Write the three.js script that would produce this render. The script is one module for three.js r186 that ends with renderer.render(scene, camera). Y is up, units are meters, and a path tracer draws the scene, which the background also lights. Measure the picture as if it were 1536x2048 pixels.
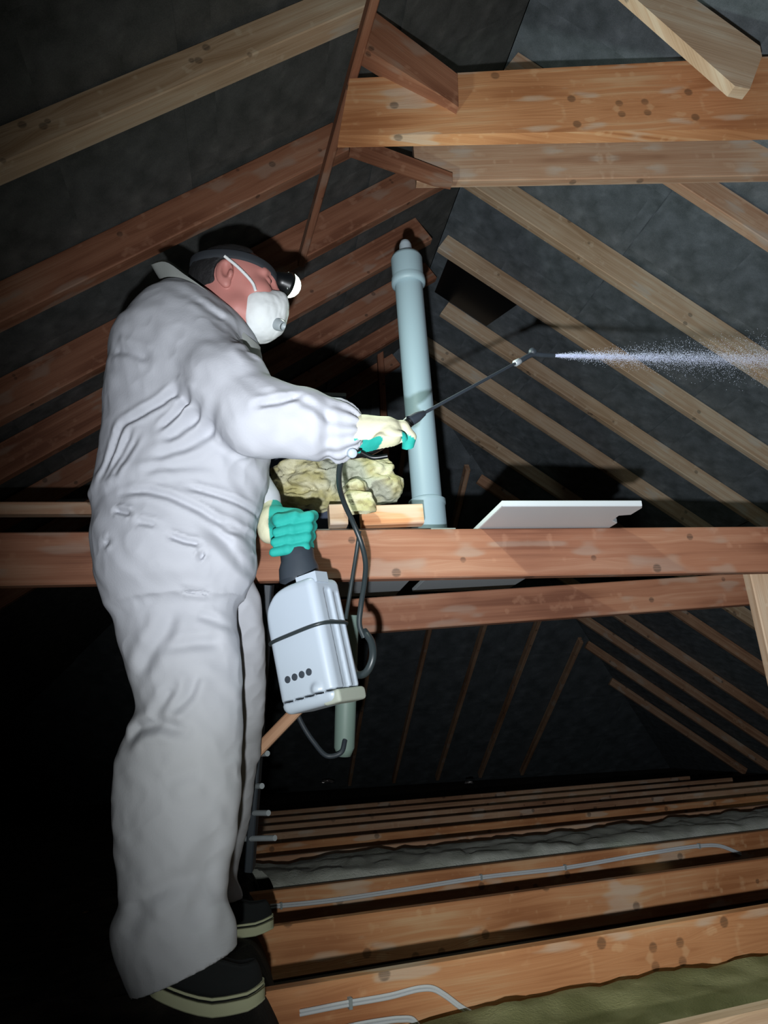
import * as THREE from 'three';
import { mergeGeometries } from 'three/addons/utils/BufferGeometryUtils.js';

// ───────────────────────── camera, light, exposure ─────────────────────────
const F = 1560, PITCH = THREE.MathUtils.degToRad(16.05), ROLL = THREE.MathUtils.degToRad(3), EYE = 0.55;
const scene = new THREE.Scene();
scene.background = new THREE.Color(0x000000);
const camera = new THREE.PerspectiveCamera(2 * Math.atan(1024 / F) * 180 / Math.PI, 1536 / 2048, 0.02, 60);
camera.position.set(0, EYE, 0);
camera.rotation.set(PITCH, 0, -ROLL, 'XYZ');
camera.updateMatrixWorld(true);
scene.add(camera);

const renderer = new THREE.WebGLRenderer({ antialias: true });
renderer.toneMapping = THREE.LinearToneMapping;
renderer.toneMappingExposure = 1.0;
renderer.shadowMap.enabled = true;

// the hand torch below the lens: a hot beam with a wide, weaker spill round it
const TORCH = new THREE.Vector3(-0.05, 0.37, 0.03), TORCH_AIM = new THREE.Vector3(0.86, 1.3, -2.25);
function spot(position, aim, color, intensity, angle, penumbra, radius) {
  const s = new THREE.SpotLight(color, intensity, 0, THREE.MathUtils.degToRad(angle), penumbra, 2);
  s.position.copy(position); s.target.position.copy(aim);
  s.castShadow = true; s.shadow.mapSize.set(2048, 2048); s.shadow.camera.near = 0.02; s.shadow.radius = radius / 0.02;
  s.shadow.bias = -0.0005;
  scene.add(s, s.target);
  return s;
}
spot(TORCH, TORCH_AIM, 0xdfe8ff, 7, 36, 1.0, 0.014);
spot(TORCH, new THREE.Vector3(-0.27, 1.24, -1.85), 0xe6ecff, 6.2, 21, 1.0, 0.014);
spot(TORCH, TORCH_AIM, 0xeef2ee, 18, 51, 1.0, 0.014);

// ───────────────────────── frames and helpers ─────────────────────────
const V = (x, y, z) => new THREE.Vector3(x, y, z);
const right = V(1, 0, 0).applyQuaternion(camera.quaternion), upv = V(0, 1, 0).applyQuaternion(camera.quaternion), fwd = V(0, 0, -1).applyQuaternion(camera.quaternion);
const ray = (px, py) => right.clone().multiplyScalar((px - 768) / F).addScaledVector(upv, (1024 - py) / F).add(fwd);
const eye = camera.position;
// the roof's own axes: U along rafters and ties (rightwards, receding 10 degrees), W along the ridge, away from the camera
const PSI = THREE.MathUtils.degToRad(10);
const U = V(Math.cos(PSI), 0, -Math.sin(PSI)), W = V(-Math.sin(PSI), 0, -Math.cos(PSI)), UP = V(0, 1, 0);
const JY = THREE.MathUtils.degToRad(22);                                    // the ceiling joists run at a slightly different angle
const JU = V(Math.cos(JY), 0, -Math.sin(JY)), JW = V(-Math.sin(JY), 0, -Math.cos(JY));
const at = (px, py, d) => { const v = ray(px, py); return eye.clone().addScaledVector(v, d / -v.z); };       // a point d metres ahead
const onW = (px, py, w, axis = W) => { const v = ray(px, py); return eye.clone().addScaledVector(v, w / v.dot(axis)); };
const onY = (px, py, y) => { const v = ray(px, py); return eye.clone().addScaledVector(v, (y - EYE) / v.y); };
const uyw = (u, y, w) => V(0, y, 0).addScaledVector(U, u).addScaledVector(W, w);
const size = (p, px) => px * p.clone().sub(eye).dot(fwd) / F;              // metres that px pixels span at a point

let seed = 7;
const rnd = () => { seed = (seed * 1664525 + 1013904223) >>> 0; return seed / 4294967296; };
const rr = (a, b) => a + (b - a) * rnd();
function hash(x, y, z) { let h = (Math.imul(x, 374761393) + Math.imul(y, 668265263) + Math.imul(z, 1274126177)) | 0; h = Math.imul(h ^ (h >>> 13), 1274126177); return ((h ^ (h >>> 16)) >>> 0) / 4294967296; }
function noise(x, y, z) {
  const i = Math.floor(x), j = Math.floor(y), k = Math.floor(z), s = t => t * t * (3 - 2 * t), a = s(x - i), b = s(y - j), c = s(z - k);
  const l = (p, q, t) => p + (q - p) * t;
  return l(l(l(hash(i, j, k), hash(i + 1, j, k), a), l(hash(i, j + 1, k), hash(i + 1, j + 1, k), a), b),
    l(l(hash(i, j, k + 1), hash(i + 1, j, k + 1), a), l(hash(i, j + 1, k + 1), hash(i + 1, j + 1, k + 1), a), b), c) * 2 - 1;
}
const fbm = (x, y, z, o = 4) => { let s = 0, a = 0.5; for (let i = 0; i < o; i++) { s += a * noise(x, y, z); x *= 2.03; y *= 2.03; z *= 2.03; a *= 0.5; } return s; };
const hyp = (x, y, z = 0) => Math.sqrt(x * x + y * y + z * z);
const clamp = (x, a, b) => Math.min(b, Math.max(a, x));
const smooth = (a, b, x) => { const t = clamp((x - a) / (b - a), 0, 1); return t * t * (3 - 2 * t); };

// ───────────────────────── materials ─────────────────────────
function texture(w, h, fn, srgb, mirror) {
  const d = new Uint8Array(w * h * 4);
  for (let y = 0; y < h; y++) for (let x = 0; x < w; x++) { const c = fn(x / w, y / h, x, y), o = (y * w + x) * 4; d[o] = clamp(c[0], 0, 255); d[o + 1] = clamp(c[1], 0, 255); d[o + 2] = clamp(c[2], 0, 255); d[o + 3] = 255; }
  const t = new THREE.DataTexture(d, w, h); t.wrapS = t.wrapT = mirror ? THREE.MirroredRepeatWrapping : THREE.RepeatWrapping; t.magFilter = THREE.LinearFilter; t.minFilter = THREE.LinearMipmapLinearFilter; t.generateMipmaps = true;
  if (srgb) t.colorSpace = THREE.SRGBColorSpace;
  t.needsUpdate = true; return t;
}
// sawn softwood: 1.6 m of length by 0.2 m, streaked grain, knots, stains and dust specks
function woodMaps(base, dark, pale, dust, s) {
  const knots = []; let q = s * 97 + 3; const r = () => { q = (q * 16807) % 2147483647; return q / 2147483647; };
  for (let i = 0; i < 6; i++) knots.push([r() * 1.6, r() * 0.2, 0.006 + r() * 0.011]);
  const grain = (u, v) => {
    const x = u * 1.6, y = v * 0.2; let warp = 0, knot = 0;
    for (const [kx, ky, kr] of knots) {
      const dx = (x - kx) * 0.42, dy = y - ky, dd = hyp(dx, dy);
      warp += kr * 0.9 * Math.exp(-dd * dd / (kr * kr * 9)) * Math.sign(dy || 1); knot = Math.max(knot, smooth(kr * 1.15, kr * 0.7, hyp(x - kx, dy)));
    }
    const yy = y + warp, edge = Math.min(u, 1 - u) * 12;
    const band = fbm(x * 0.9 + s, yy * 70, s * 3.1, 3), fine = noise(x * 14, yy * 700, s), patch = fbm(x * 3.2, y * 9, s * 7.7, 3), blot = smooth(0.22, 0.42, fbm(x * 5 + 40, y * 16, s * 2.2, 3)), speck = smooth(0.3, 0.55, fbm(x * 26, y * 26, s + 20, 3));
    return { band, fine, patch, blot, speck, knot, edge };
  };
  const map = texture(1024, 128, (u, v) => {
    const g = grain(u, v), t = clamp(0.46 + g.band * 0.6 + g.fine * 0.1 + g.patch * 0.8, 0, 1), c = [0, 1, 2].map(i => dark[i] + (base[i] - dark[i]) * smooth(0, 0.55, t) + (pale[i] - base[i]) * smooth(0.5, 1, t));
    for (let i = 0; i < 3; i++) { c[i] += (pale[i] * 1.02 - c[i]) * g.speck * 0.5; c[i] += (dust[i] - c[i]) * (g.blot * 0.55); c[i] *= 1 - 0.42 * g.knot * (0.6 + 0.4 * g.fine); }
    return c;
  }, true, true);
  const bump = texture(512, 128, (u, v) => { const g = grain(u, v), b = 128 + g.fine * 46 + g.band * 60 - g.knot * 40; return [b, b, b]; }, false, true);
  const rough = texture(256, 64, (u, v) => { const g = grain(u, v), b = 190 + g.patch * 50 + g.speck * 30; return [b, b, b]; }, false, true);
  return new THREE.MeshStandardMaterial({ map, bumpMap: bump, bumpScale: 0.0012, roughness: 1, roughnessMap: rough });
}
const WOOD = {
  amber: woodMaps([208, 146, 100], [178, 116, 74], [222, 178, 136], [216, 200, 186], 1),
  red: woodMaps([158, 106, 80], [126, 78, 56], [176, 130, 104], [166, 144, 130], 2),
  pale: woodMaps([208, 178, 148], [178, 144, 112], [224, 204, 178], [216, 210, 200], 3),
  brown: woodMaps([194, 150, 120], [160, 116, 88], [212, 178, 150], [206, 194, 184], 4),
};
const clothBump = texture(256, 256, (u, v) => { const b = 128 + 50 * fbm(u * 60, v * 60, 3, 2) + 30 * noise(u * 200, v * 200, 8); return [b, b, b]; });
const std = (o) => new THREE.MeshStandardMaterial(o);
const feltMap = texture(512, 512, (u, v) => { const n = fbm(u * 9, v * 9, 1, 4), f = noise(u * 240, v * 240, 2), p = smooth(0.25, 0.5, fbm(u * 5, v * 5, 8, 3)); return [104 + n * 22 + f * 9 + p * 12, 112 + n * 22 + f * 9 + p * 12, 118 + n * 24 + f * 9 + p * 12]; }, true);
const M = {
  felt: std({ map: feltMap, roughness: 0.85, bumpMap: clothBump, bumpScale: 0.0015 }),
  feltRed: std({ map: feltMap, color: 0xd8ccc0, roughness: 0.95, bumpMap: clothBump, bumpScale: 0.0015 }),
  dark: std({ color: 0x14120f, roughness: 1 }),
  floor: std({ color: 0x3a322b, roughness: 1, bumpMap: clothBump, bumpScale: 0.004 }),
  cloth: std({ color: 0xbcbec5, roughness: 0.82, bumpMap: clothBump, bumpScale: 0.0006 }),
  hood: std({ color: 0xb4b8b4, roughness: 0.85, bumpMap: clothBump, bumpScale: 0.0006, side: THREE.DoubleSide }),
  skin: std({ color: 0xbf7f77, roughness: 0.55 }),
  hair: std({ color: 0x1b1a1c, roughness: 0.75, bumpMap: clothBump, bumpScale: 0.003 }),
  mask: std({ color: 0xe4e8e8, roughness: 0.85, bumpMap: clothBump, bumpScale: 0.0004 }),
  greyPlastic: std({ color: 0x9aa3a6, roughness: 0.45 }),
  band: std({ color: 0x2b2f35, roughness: 0.8 }),
  black: std({ color: 0x101214, roughness: 0.35 }),
  slate: std({ color: 0x353c44, roughness: 0.5 }),
  hose: std({ color: 0x2a3234, roughness: 0.4 }),
  pipe: std({ color: 0x95a9b4, roughness: 0.5 }),
  pipeGreen: std({ color: 0x7f948c, roughness: 0.5 }),
  white: std({ color: 0xb0bbc6, roughness: 0.4 }),
  tank: std({ color: 0x454e62, roughness: 0.6 }),
  cream: std({ color: 0xa2a89c, roughness: 0.7 }),
  board: std({ color: 0xd4dade, roughness: 0.35 }),
  cable: std({ color: 0xd9dde2, roughness: 0.4 }),
  metal: std({ color: 0xb9c2c8, roughness: 0.4, metalness: 0.25 }),
  sole: std({ color: 0xc3c6a4, roughness: 0.8 }),
  shoe: std({ color: 0x14181a, roughness: 0.9, bumpMap: clothBump, bumpScale: 0.001 }),
  glove: std({ vertexColors: true, roughness: 0.8, bumpMap: clothBump, bumpScale: 0.0008 }),
  wool: std({ vertexColors: true, roughness: 1, bumpMap: clothBump, bumpScale: 0.004 }),
  quilt: std({ vertexColors: true, roughness: 1, bumpMap: clothBump, bumpScale: 0.005 }),
  eye: std({ color: 0xd8d2cc, roughness: 0.3 }),
  foil: std({ color: 0xc2bcbc, roughness: 0.3, metalness: 0.7 }),
  mist: std({ color: 0xdfe6ff, roughness: 0.6 }),
  lens: std({ color: 0xffffff, emissive: 0xeafff0, emissiveIntensity: 2.4, roughness: 0.4 }),
};

// ───────────────────────── object helpers ─────────────────────────
const used = {};
const numbered = n => { const k = used[n] = (used[n] ?? -1) + 1; return k ? `${n}_${String(k).padStart(3, '0')}` : n; };
function mesh(name, geometry, material, parent = scene) {
  const m = new THREE.Mesh(geometry, material); m.name = parent === scene ? numbered(name) : name; m.castShadow = m.receiveShadow = true; parent.add(m); return m;
}
function tag(o, label, category, group) { o.userData.label = label; o.userData.category = category; if (group) o.userData.group = group; return o; }
function thing(name, label, category, p = V(0, 0, 0), group) { const g = new THREE.Group(); g.name = numbered(name); g.position.copy(p); scene.add(g); return tag(g, label, category, group); }
const struct = o => { o.userData.kind = 'structure'; return o; };

// a sawn length: from a to b along its near top edge, h downwards (in the plane across `back`), t backwards; arrises eased; uv in metres of wood
function timberGeo(a, b, h, t, back = W, h2 = h) {
  const ax = b.clone().sub(a), L = ax.length(); ax.normalize();
  const bk = back.clone().addScaledVector(ax, -back.dot(ax)).normalize(), dn = new THREE.Vector3().crossVectors(ax, bk).normalize();
  if (Math.abs(dn.y) < 0.35 ? dn.x < 0 : dn.y > 0) dn.negate();
  const e = Math.min(0.004, t * 0.2), ring = hh => [[e, 0], [t - e, 0], [t, e], [t, hh - e], [t - e, hh], [e, hh], [0, hh - e], [0, e]];
  const A = ring(h), B = ring(h2), pos = [], uv = [], idx = [], off = [rr(0, 1), rr(0, 1)];
  const P = (o, r) => o.clone().addScaledVector(bk, r[0]).addScaledVector(dn, r[1]);
  let run = 0;
  const flip = new THREE.Vector3().crossVectors(ax, bk).dot(dn) > 0;
  for (let i = 0; i < 8; i++) {
    const j = (i + 1) % 8, w = hyp(A[j][0] - A[i][0], A[j][1] - A[i][1]), k = pos.length / 3;
    for (const [o, r, l, v] of [[a, A[i], 0, run], [b, B[i], L, run], [b, B[j], L, run + w], [a, A[j], 0, run + w]]) { pos.push(...P(o, r)); uv.push(l / 1.6 + off[0], v / 0.2 + off[1]); }
    if (flip) idx.push(k, k + 2, k + 1, k, k + 3, k + 2); else idx.push(k, k + 1, k + 2, k, k + 2, k + 3);
    run += w;
  }
  for (const [o, R, s] of [[a, A, 1], [b, B, -1]]) {
    const k = pos.length / 3; for (const r of R) { pos.push(...P(o, r)); uv.push(r[0] / 1.6 + off[0], r[1] / 0.2 + off[1]); }
    for (let i = 1; i < 7; i++) if ((s > 0) !== flip) idx.push(k, k + i + 1, k + i); else idx.push(k, k + i, k + i + 1);
  }
  // pull every triangle outward-facing
  const c = a.clone().add(b).multiplyScalar(0.5).addScaledVector(bk, t / 2).addScaledVector(dn, (h + h2) / 4), q = i => V(pos[i * 3], pos[i * 3 + 1], pos[i * 3 + 2]);
  for (let i = 0; i < idx.length; i += 3) {
    const x = q(idx[i]), n = q(idx[i + 1]).sub(x).cross(q(idx[i + 2]).sub(x)), m = x.clone().sub(c);
    if (n.dot(m) < 0) { const y = idx[i + 1]; idx[i + 1] = idx[i + 2]; idx[i + 2] = y; }
  }
  let g = new THREE.BufferGeometry(); g.setAttribute('position', new THREE.Float32BufferAttribute(pos, 3)); g.setAttribute('uv', new THREE.Float32BufferAttribute(uv, 2)); g.setIndex(idx);
  g = g.toNonIndexed(); g.computeVertexNormals(); return g;
}
// a flat cut piece: its near face given by corners, thickness backwards along W
function cutGeo(c, t) {
  const o = W.clone().multiplyScalar(t), pos = [], uv = [], off = [rnd(), rnd()], ax = c[1].clone().sub(c[0]).normalize(), n = c.length, m = c.reduce((a, p) => a.add(p), V(0, 0, 0)).divideScalar(n).addScaledVector(W, t / 2);
  const dn = ax.clone().cross(W).normalize();
  const tri = (p, q, r, side) => { const nn = q.clone().sub(p).cross(r.clone().sub(p)), out = p.clone().add(q).add(r).divideScalar(3).sub(m); for (const v of nn.dot(out) < 0 ? [p, r, q] : [p, q, r]) { pos.push(...v); const d = v.clone().sub(c[0]); uv.push(d.dot(ax) / 1.6 + off[0], (side ? d.dot(W) + d.dot(dn) : d.dot(dn)) / 0.2 + off[1]); } };
  for (let i = 1; i < n - 1; i++) { tri(c[0], c[i], c[i + 1]); tri(c[0].clone().add(o), c[i].clone().add(o), c[i + 1].clone().add(o)); }
  for (let i = 0; i < n; i++) { const p = c[i], q = c[(i + 1) % n], p2 = p.clone().add(o), q2 = q.clone().add(o); tri(p, q, q2, true); tri(p, q2, p2, true); }
  const g = new THREE.BufferGeometry(); g.setAttribute('position', new THREE.Float32BufferAttribute(pos, 3)); g.setAttribute('uv', new THREE.Float32BufferAttribute(uv, 2)); g.computeVertexNormals(); return g;
}
function timber(name, label, category, a, b, h, t, mat, { back = W, h2, group, lift = 0 } = {}) {
  const m = mesh(name, timberGeo(a, b, h, t, back, h2), mat); return tag(m, label, category, group);
}
const stretch = (a, b, l, r) => { const d = b.clone().sub(a).normalize(); return [a.clone().addScaledVector(d, -l), b.clone().addScaledVector(d, r)]; };
const tube = (pts, r, seg = 64, rad = 10) => new THREE.TubeGeometry(new THREE.CatmullRomCurve3(pts, false, 'centripetal'), seg, r, rad, false);
function rod(a, b, r0, r1 = r0, seg = 24) {
  const d = b.clone().sub(a), g = new THREE.CylinderGeometry(r1, r0, d.length(), seg); g.translate(0, d.length() / 2, 0);
  g.applyQuaternion(new THREE.Quaternion().setFromUnitVectors(UP, d.normalize())); g.translate(a.x, a.y, a.z); return g;
}
function lathe(a, b, prof, seg = 40) {                                      // profile [radius, share of the way from a to b]
  const d = b.clone().sub(a), L = d.length(), g = new THREE.LatheGeometry(prof.map(([r, t]) => new THREE.Vector2(r, t * L)), seg);
  g.applyQuaternion(new THREE.Quaternion().setFromUnitVectors(UP, d.normalize())); g.translate(a.x, a.y, a.z); return g;
}
// a slab between four corners, thickened along n
function slab(c, n, t, tex = 1) {
  const pos = [], uv = [], add = (p, q, r, s) => { for (const v of [p, q, r, p, r, s]) pos.push(...v); const e1 = q.clone().sub(p).normalize(), nn = e1.clone().cross(s.clone().sub(p)).normalize(), e2 = nn.clone().cross(e1); for (const v of [p, q, r, p, r, s]) { const d = v.clone().sub(p); uv.push(d.dot(e1) / tex + p.x, d.dot(e2) / tex + p.z); } };
  const o = n.clone().multiplyScalar(t), d = c.map(p => p.clone().add(o));
  const nn = c[1].clone().sub(c[0]).cross(c[2].clone().sub(c[0]));
  if (nn.dot(n) > 0) { c = [...c].reverse(); d.reverse(); }
  add(...c); add(d[3], d[2], d[1], d[0]);
  for (let i = 0; i < 4; i++) { const j = (i + 1) % 4; add(c[j], c[i], d[i], d[j]); }
  const g = new THREE.BufferGeometry(); g.setAttribute('position', new THREE.Float32BufferAttribute(pos, 3)); g.setAttribute('uv', new THREE.Float32BufferAttribute(uv, 2)); g.computeVertexNormals(); return g;
}

// ───────────────────────── signed distance modelling ─────────────────────────
const smin = (a, b, k) => { const h = Math.max(k - Math.abs(a - b), 0) / k; return Math.min(a, b) - h * h * k * 0.25; };
const smax = (a, b, k) => -smin(-a, -b, k);
function capsule(a, b, ra, rb) {
  const bx = b.x - a.x, by = b.y - a.y, bz = b.z - a.z, l2 = bx * bx + by * by + bz * bz;
  return (x, y, z) => { const px = x - a.x, py = y - a.y, pz = z - a.z, t = clamp((px * bx + py * by + pz * bz) / l2, 0, 1); return hyp(px - bx * t, py - by * t, pz - bz * t) - (ra + (rb - ra) * t); };
}
const chain = (pts, rs, k = 0.012) => { const c = [], bc = pts.reduce((a, p) => a.add(p), new THREE.Vector3()).divideScalar(pts.length), br = Math.max(...pts.map((p, i) => p.distanceTo(bc) + rs[i])) + 0.02; for (let i = 0; i + 1 < pts.length; i++) c.push(capsule(pts[i], pts[i + 1], rs[i], rs[i + 1])); return (x, y, z) => { const q = hyp(x - bc.x, y - bc.y, z - bc.z) - br; if (q > 0.08) return q; let d = c[0](x, y, z); for (let i = 1; i < c.length; i++) d = smin(d, c[i](x, y, z), k); return d; }; };
const ellipsoid = (c, r) => (x, y, z) => { const px = (x - c.x) / r.x, py = (y - c.y) / r.y, pz = (z - c.z) / r.z, k = hyp(px, py, pz), g = hyp(px / r.x, py / r.y, pz / r.z); return g < 1e-9 ? -Math.min(r.x, r.y, r.z) : k * (k - 1) / g; };
// a limb or trunk given by levels: [centre x, y, z, half width x, half depth z]
function levels(rows) {
  rows = [...rows].sort((p, q) => p[1] - q[1]); const n = rows.length;
  const v = [0, 0, 0, 0];
  const y0 = rows[0][1] - 0.16, y1 = rows[n - 1][1] + 0.16;
  return (x, y, z) => {
    if (y < y0 || y > y1) return Math.max(y0 - y, y - y1) + 0.16;
    const yy = clamp(y, rows[0][1], rows[n - 1][1]); let i = 0; while (i < n - 2 && yy > rows[i + 1][1]) i++;
    const A = rows[i > 0 ? i - 1 : 0], B = rows[i], C = rows[i + 1], E = rows[i < n - 2 ? i + 2 : n - 1], t = clamp((yy - B[1]) / (C[1] - B[1]), 0, 1), t2 = t * t, t3 = t2 * t;
    const k0 = -0.5 * t3 + t2 - 0.5 * t, k1 = 1.5 * t3 - 2.5 * t2 + 1, k2 = -1.5 * t3 + 2 * t2 + 0.5 * t, k3 = 0.5 * t3 - 0.5 * t2;
    for (let c = 0; c < 4; c++) { const o = c ? c + 1 : 0; v[c] = A[o] * k0 + B[o] * k1 + C[o] * k2 + E[o] * k3; }
    const px = (x - v[0]) / v[2], pz = (z - v[1]) / v[3], k = hyp(px, pz), g = hyp(px / v[2], pz / v[3]);
    const d = g < 1e-6 ? -Math.min(v[2], v[3]) : k * (k - 1) / g, e = Math.max(rows[0][1] - y, y - rows[n - 1][1]);
    return e > 0 ? hyp(Math.max(d, 0), e) : d;
  };
}
// surface nets over a box, skipping blocks far from the surface
function skinOf(f, lo, hi, cell, slack = 2) {
  const nx = Math.ceil((hi.x - lo.x) / cell) + 1, ny = Math.ceil((hi.y - lo.y) / cell) + 1, nz = Math.ceil((hi.z - lo.z) / cell) + 1, S = 4;
  const g = new Float32Array(nx * ny * nz).fill(9), I = (i, j, k) => (k * ny + j) * nx + i;
  const reach = cell * S * 0.87 * slack + cell * 1.5;
  for (let k = 0; k < nz; k += S) for (let j = 0; j < ny; j += S) for (let i = 0; i < nx; i += S) {
    const c = f(lo.x + (i + S / 2) * cell, lo.y + (j + S / 2) * cell, lo.z + (k + S / 2) * cell);
    if (Math.abs(c) > reach) { if (c < 0) for (let kk = k; kk < Math.min(k + S, nz); kk++) for (let jj = j; jj < Math.min(j + S, ny); jj++) for (let ii = i; ii < Math.min(i + S, nx); ii++) g[I(ii, jj, kk)] = -9; continue; }
    for (let kk = k; kk < Math.min(k + S, nz); kk++) for (let jj = j; jj < Math.min(j + S, ny); jj++) for (let ii = i; ii < Math.min(i + S, nx); ii++) g[I(ii, jj, kk)] = f(lo.x + ii * cell, lo.y + jj * cell, lo.z + kk * cell);
  }
  const id = new Int32Array(nx * ny * nz).fill(-1), pos = [], idx = [];
  for (let k = 0; k < nz - 1; k++) for (let j = 0; j < ny - 1; j++) for (let i = 0; i < nx - 1; i++) {
    let n = 0, x = 0, y = 0, z = 0, neg = 0; const v = [];
    for (let c = 0; c < 8; c++) { v[c] = g[I(i + (c & 1), j + (c >> 1 & 1), k + (c >> 2))]; if (v[c] < 0) neg++; }
    if (!neg || neg === 8) continue;
    for (let a = 0; a < 8; a++) for (const bit of [1, 2, 4]) if (!(a & bit)) { const b = a | bit; if ((v[a] < 0) !== (v[b] < 0)) { const t = v[a] / (v[a] - v[b]); x += (a & 1) + (bit === 1 ? t : 0); y += (a >> 1 & 1) + (bit === 2 ? t : 0); z += (a >> 2) + (bit === 4 ? t : 0); n++; } }
    id[I(i, j, k)] = pos.length / 3; pos.push(lo.x + (i + x / n) * cell, lo.y + (j + y / n) * cell, lo.z + (k + z / n) * cell);
  }
  const quad = (a, b, c, d, s) => { if (a < 0 || b < 0 || c < 0 || d < 0) return; if (s) idx.push(a, b, c, a, c, d); else idx.push(a, c, b, a, d, c); };
  for (let k = 1; k < nz - 1; k++) for (let j = 1; j < ny - 1; j++) for (let i = 1; i < nx - 1; i++) {
    const s = g[I(i, j, k)] < 0;
    if (s !== (g[I(i + 1, j, k)] < 0)) quad(id[I(i, j - 1, k - 1)], id[I(i, j, k - 1)], id[I(i, j, k)], id[I(i, j - 1, k)], s);
    if (s !== (g[I(i, j + 1, k)] < 0)) quad(id[I(i - 1, j, k - 1)], id[I(i - 1, j, k)], id[I(i, j, k)], id[I(i, j, k - 1)], s);
    if (s !== (g[I(i, j, k + 1)] < 0)) quad(id[I(i - 1, j - 1, k)], id[I(i, j - 1, k)], id[I(i, j, k)], id[I(i - 1, j, k)], s);
  }
  const nor = [], uv = [], e = cell * 0.6;
  for (let p = 0; p < pos.length; p += 3) {
    const [x, y, z] = [pos[p], pos[p + 1], pos[p + 2]], n = V(f(x + e, y, z) - f(x - e, y, z), f(x, y + e, z) - f(x, y - e, z), f(x, y, z + e) - f(x, y, z - e)).normalize();
    nor.push(n.x, n.y, n.z); uv.push((x + z * 0.8) * 4, y * 4);
  }
  const geo = new THREE.BufferGeometry(); geo.setAttribute('position', new THREE.Float32BufferAttribute(pos, 3)); geo.setAttribute('normal', new THREE.Float32BufferAttribute(nor, 3)); geo.setAttribute('uv', new THREE.Float32BufferAttribute(uv, 2)); geo.setIndex(idx); return geo;
}
function paint(geo, fn) { const p = geo.attributes.position, n = geo.attributes.normal, c = new Float32Array(p.count * 3); for (let i = 0; i < p.count; i++) { const k = new THREE.Color(fn(p.getX(i), p.getY(i), p.getZ(i), n.getX(i), n.getY(i), n.getZ(i))); c.set([k.r, k.g, k.b], i * 3); } geo.setAttribute('color', new THREE.BufferAttribute(c, 3)); return geo; }

// ───────────────────────── the roof ─────────────────────────
const LEFT = u => 2.837 + 0.665 * u, RIGHT = u => 4.53 - 0.72 * u, HIP = w => 1.58 - 0.6 * (w - 9.2);   // heights of the rafters' upper edges
const RIDGE_U = 1.222, RIDGE_Y = 3.65, HIP_W0 = 5.75;
const nL = uyw(-0.665, 1, 0).normalize(), nR = uyw(0.72, 1, 0).normalize(), nH = uyw(0, 1, 0.6).normalize();
const W_FRONT = -1.2, Y_EAVE = -0.2;
const uL0 = (Y_EAVE - 2.837) / 0.665, uR1 = (4.53 - Y_EAVE) / 0.72, wH1 = 9.2 + (1.58 - Y_EAVE) / 0.6;
// roof boarding over the felt
const ceilingLeft = struct(mesh('ceiling_left', slab([uyw(uL0, Y_EAVE, W_FRONT), uyw(RIDGE_U, LEFT(RIDGE_U), W_FRONT), uyw(RIDGE_U, LEFT(RIDGE_U), wH1), uyw(uL0, Y_EAVE, wH1)].map(p => p.addScaledVector(nL, 0.03)), nL, 0.06), M.dark));
const ceilingRight = struct(mesh('ceiling_right', slab([uyw(RIDGE_U, RIGHT(RIDGE_U), W_FRONT), uyw(uR1, Y_EAVE, W_FRONT), uyw(uR1, Y_EAVE, wH1), uyw(RIDGE_U, RIGHT(RIDGE_U), wH1)].map(p => p.addScaledVector(nR, 0.03)), nR, 0.06), M.dark));
const ceilingBack = struct(mesh('ceiling_back', slab([uyw(uL0, Y_EAVE, wH1), uyw(uR1, Y_EAVE, wH1), uyw(RIDGE_U + 0.04, HIP(HIP_W0), HIP_W0), uyw(RIDGE_U - 0.04, HIP(HIP_W0), HIP_W0)], nH, 0.05), M.felt));
struct(mesh('wall_front', slab([uyw(uL0 - 0.2, Y_EAVE, W_FRONT), uyw(uR1 + 0.2, Y_EAVE, W_FRONT), uyw(uR1 + 0.2, 4, W_FRONT), uyw(uL0 - 0.2, 4, W_FRONT)], W.clone().negate(), 0.1), M.dark));
struct(mesh('floor', slab([uyw(uL0 - 0.3, -0.155, W_FRONT), uyw(uR1 + 0.3, -0.155, W_FRONT), uyw(uR1 + 0.3, -0.155, wH1 + 0.3), uyw(uL0 - 0.3, -0.155, wH1 + 0.3)], V(0, -1, 0), 0.1), M.floor));
// felt laid in lapped strips along the ridge direction, each a piece of its slope; a lower strip tucks under the next
for (let s = 0; s < 7; s++) {
  const a = uL0 + s * 0.86, b = Math.min(a + 0.9, RIDGE_U), lift = 0.004 + 0.014 * (s % 2);
  if (a < RIDGE_U) mesh('felt_strip', slab([uyw(a, LEFT(a), W_FRONT), uyw(b, LEFT(b), W_FRONT), uyw(b, LEFT(b), wH1 - 0.1), uyw(a, LEFT(a), wH1 - 0.1)].map(p => p.addScaledVector(nL, lift)), nL, 0.004, 0.5), M.feltRed, ceilingLeft);
}
for (let s = 0; s < 7; s++) {
  const a = RIDGE_U + s * 0.78, b = Math.min(a + 0.82, uR1), lift = 0.004 + 0.014 * (s % 2);
  if (a < uR1) mesh('felt_strip', slab([uyw(a, RIGHT(a), W_FRONT), uyw(b, RIGHT(b), W_FRONT), uyw(b, RIGHT(b), wH1 - 0.1), uyw(a, RIGHT(a), wH1 - 0.1)].map(p => p.addScaledVector(nR, lift)), nR, 0.004, 0.5), M.felt, ceilingRight);
}
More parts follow.
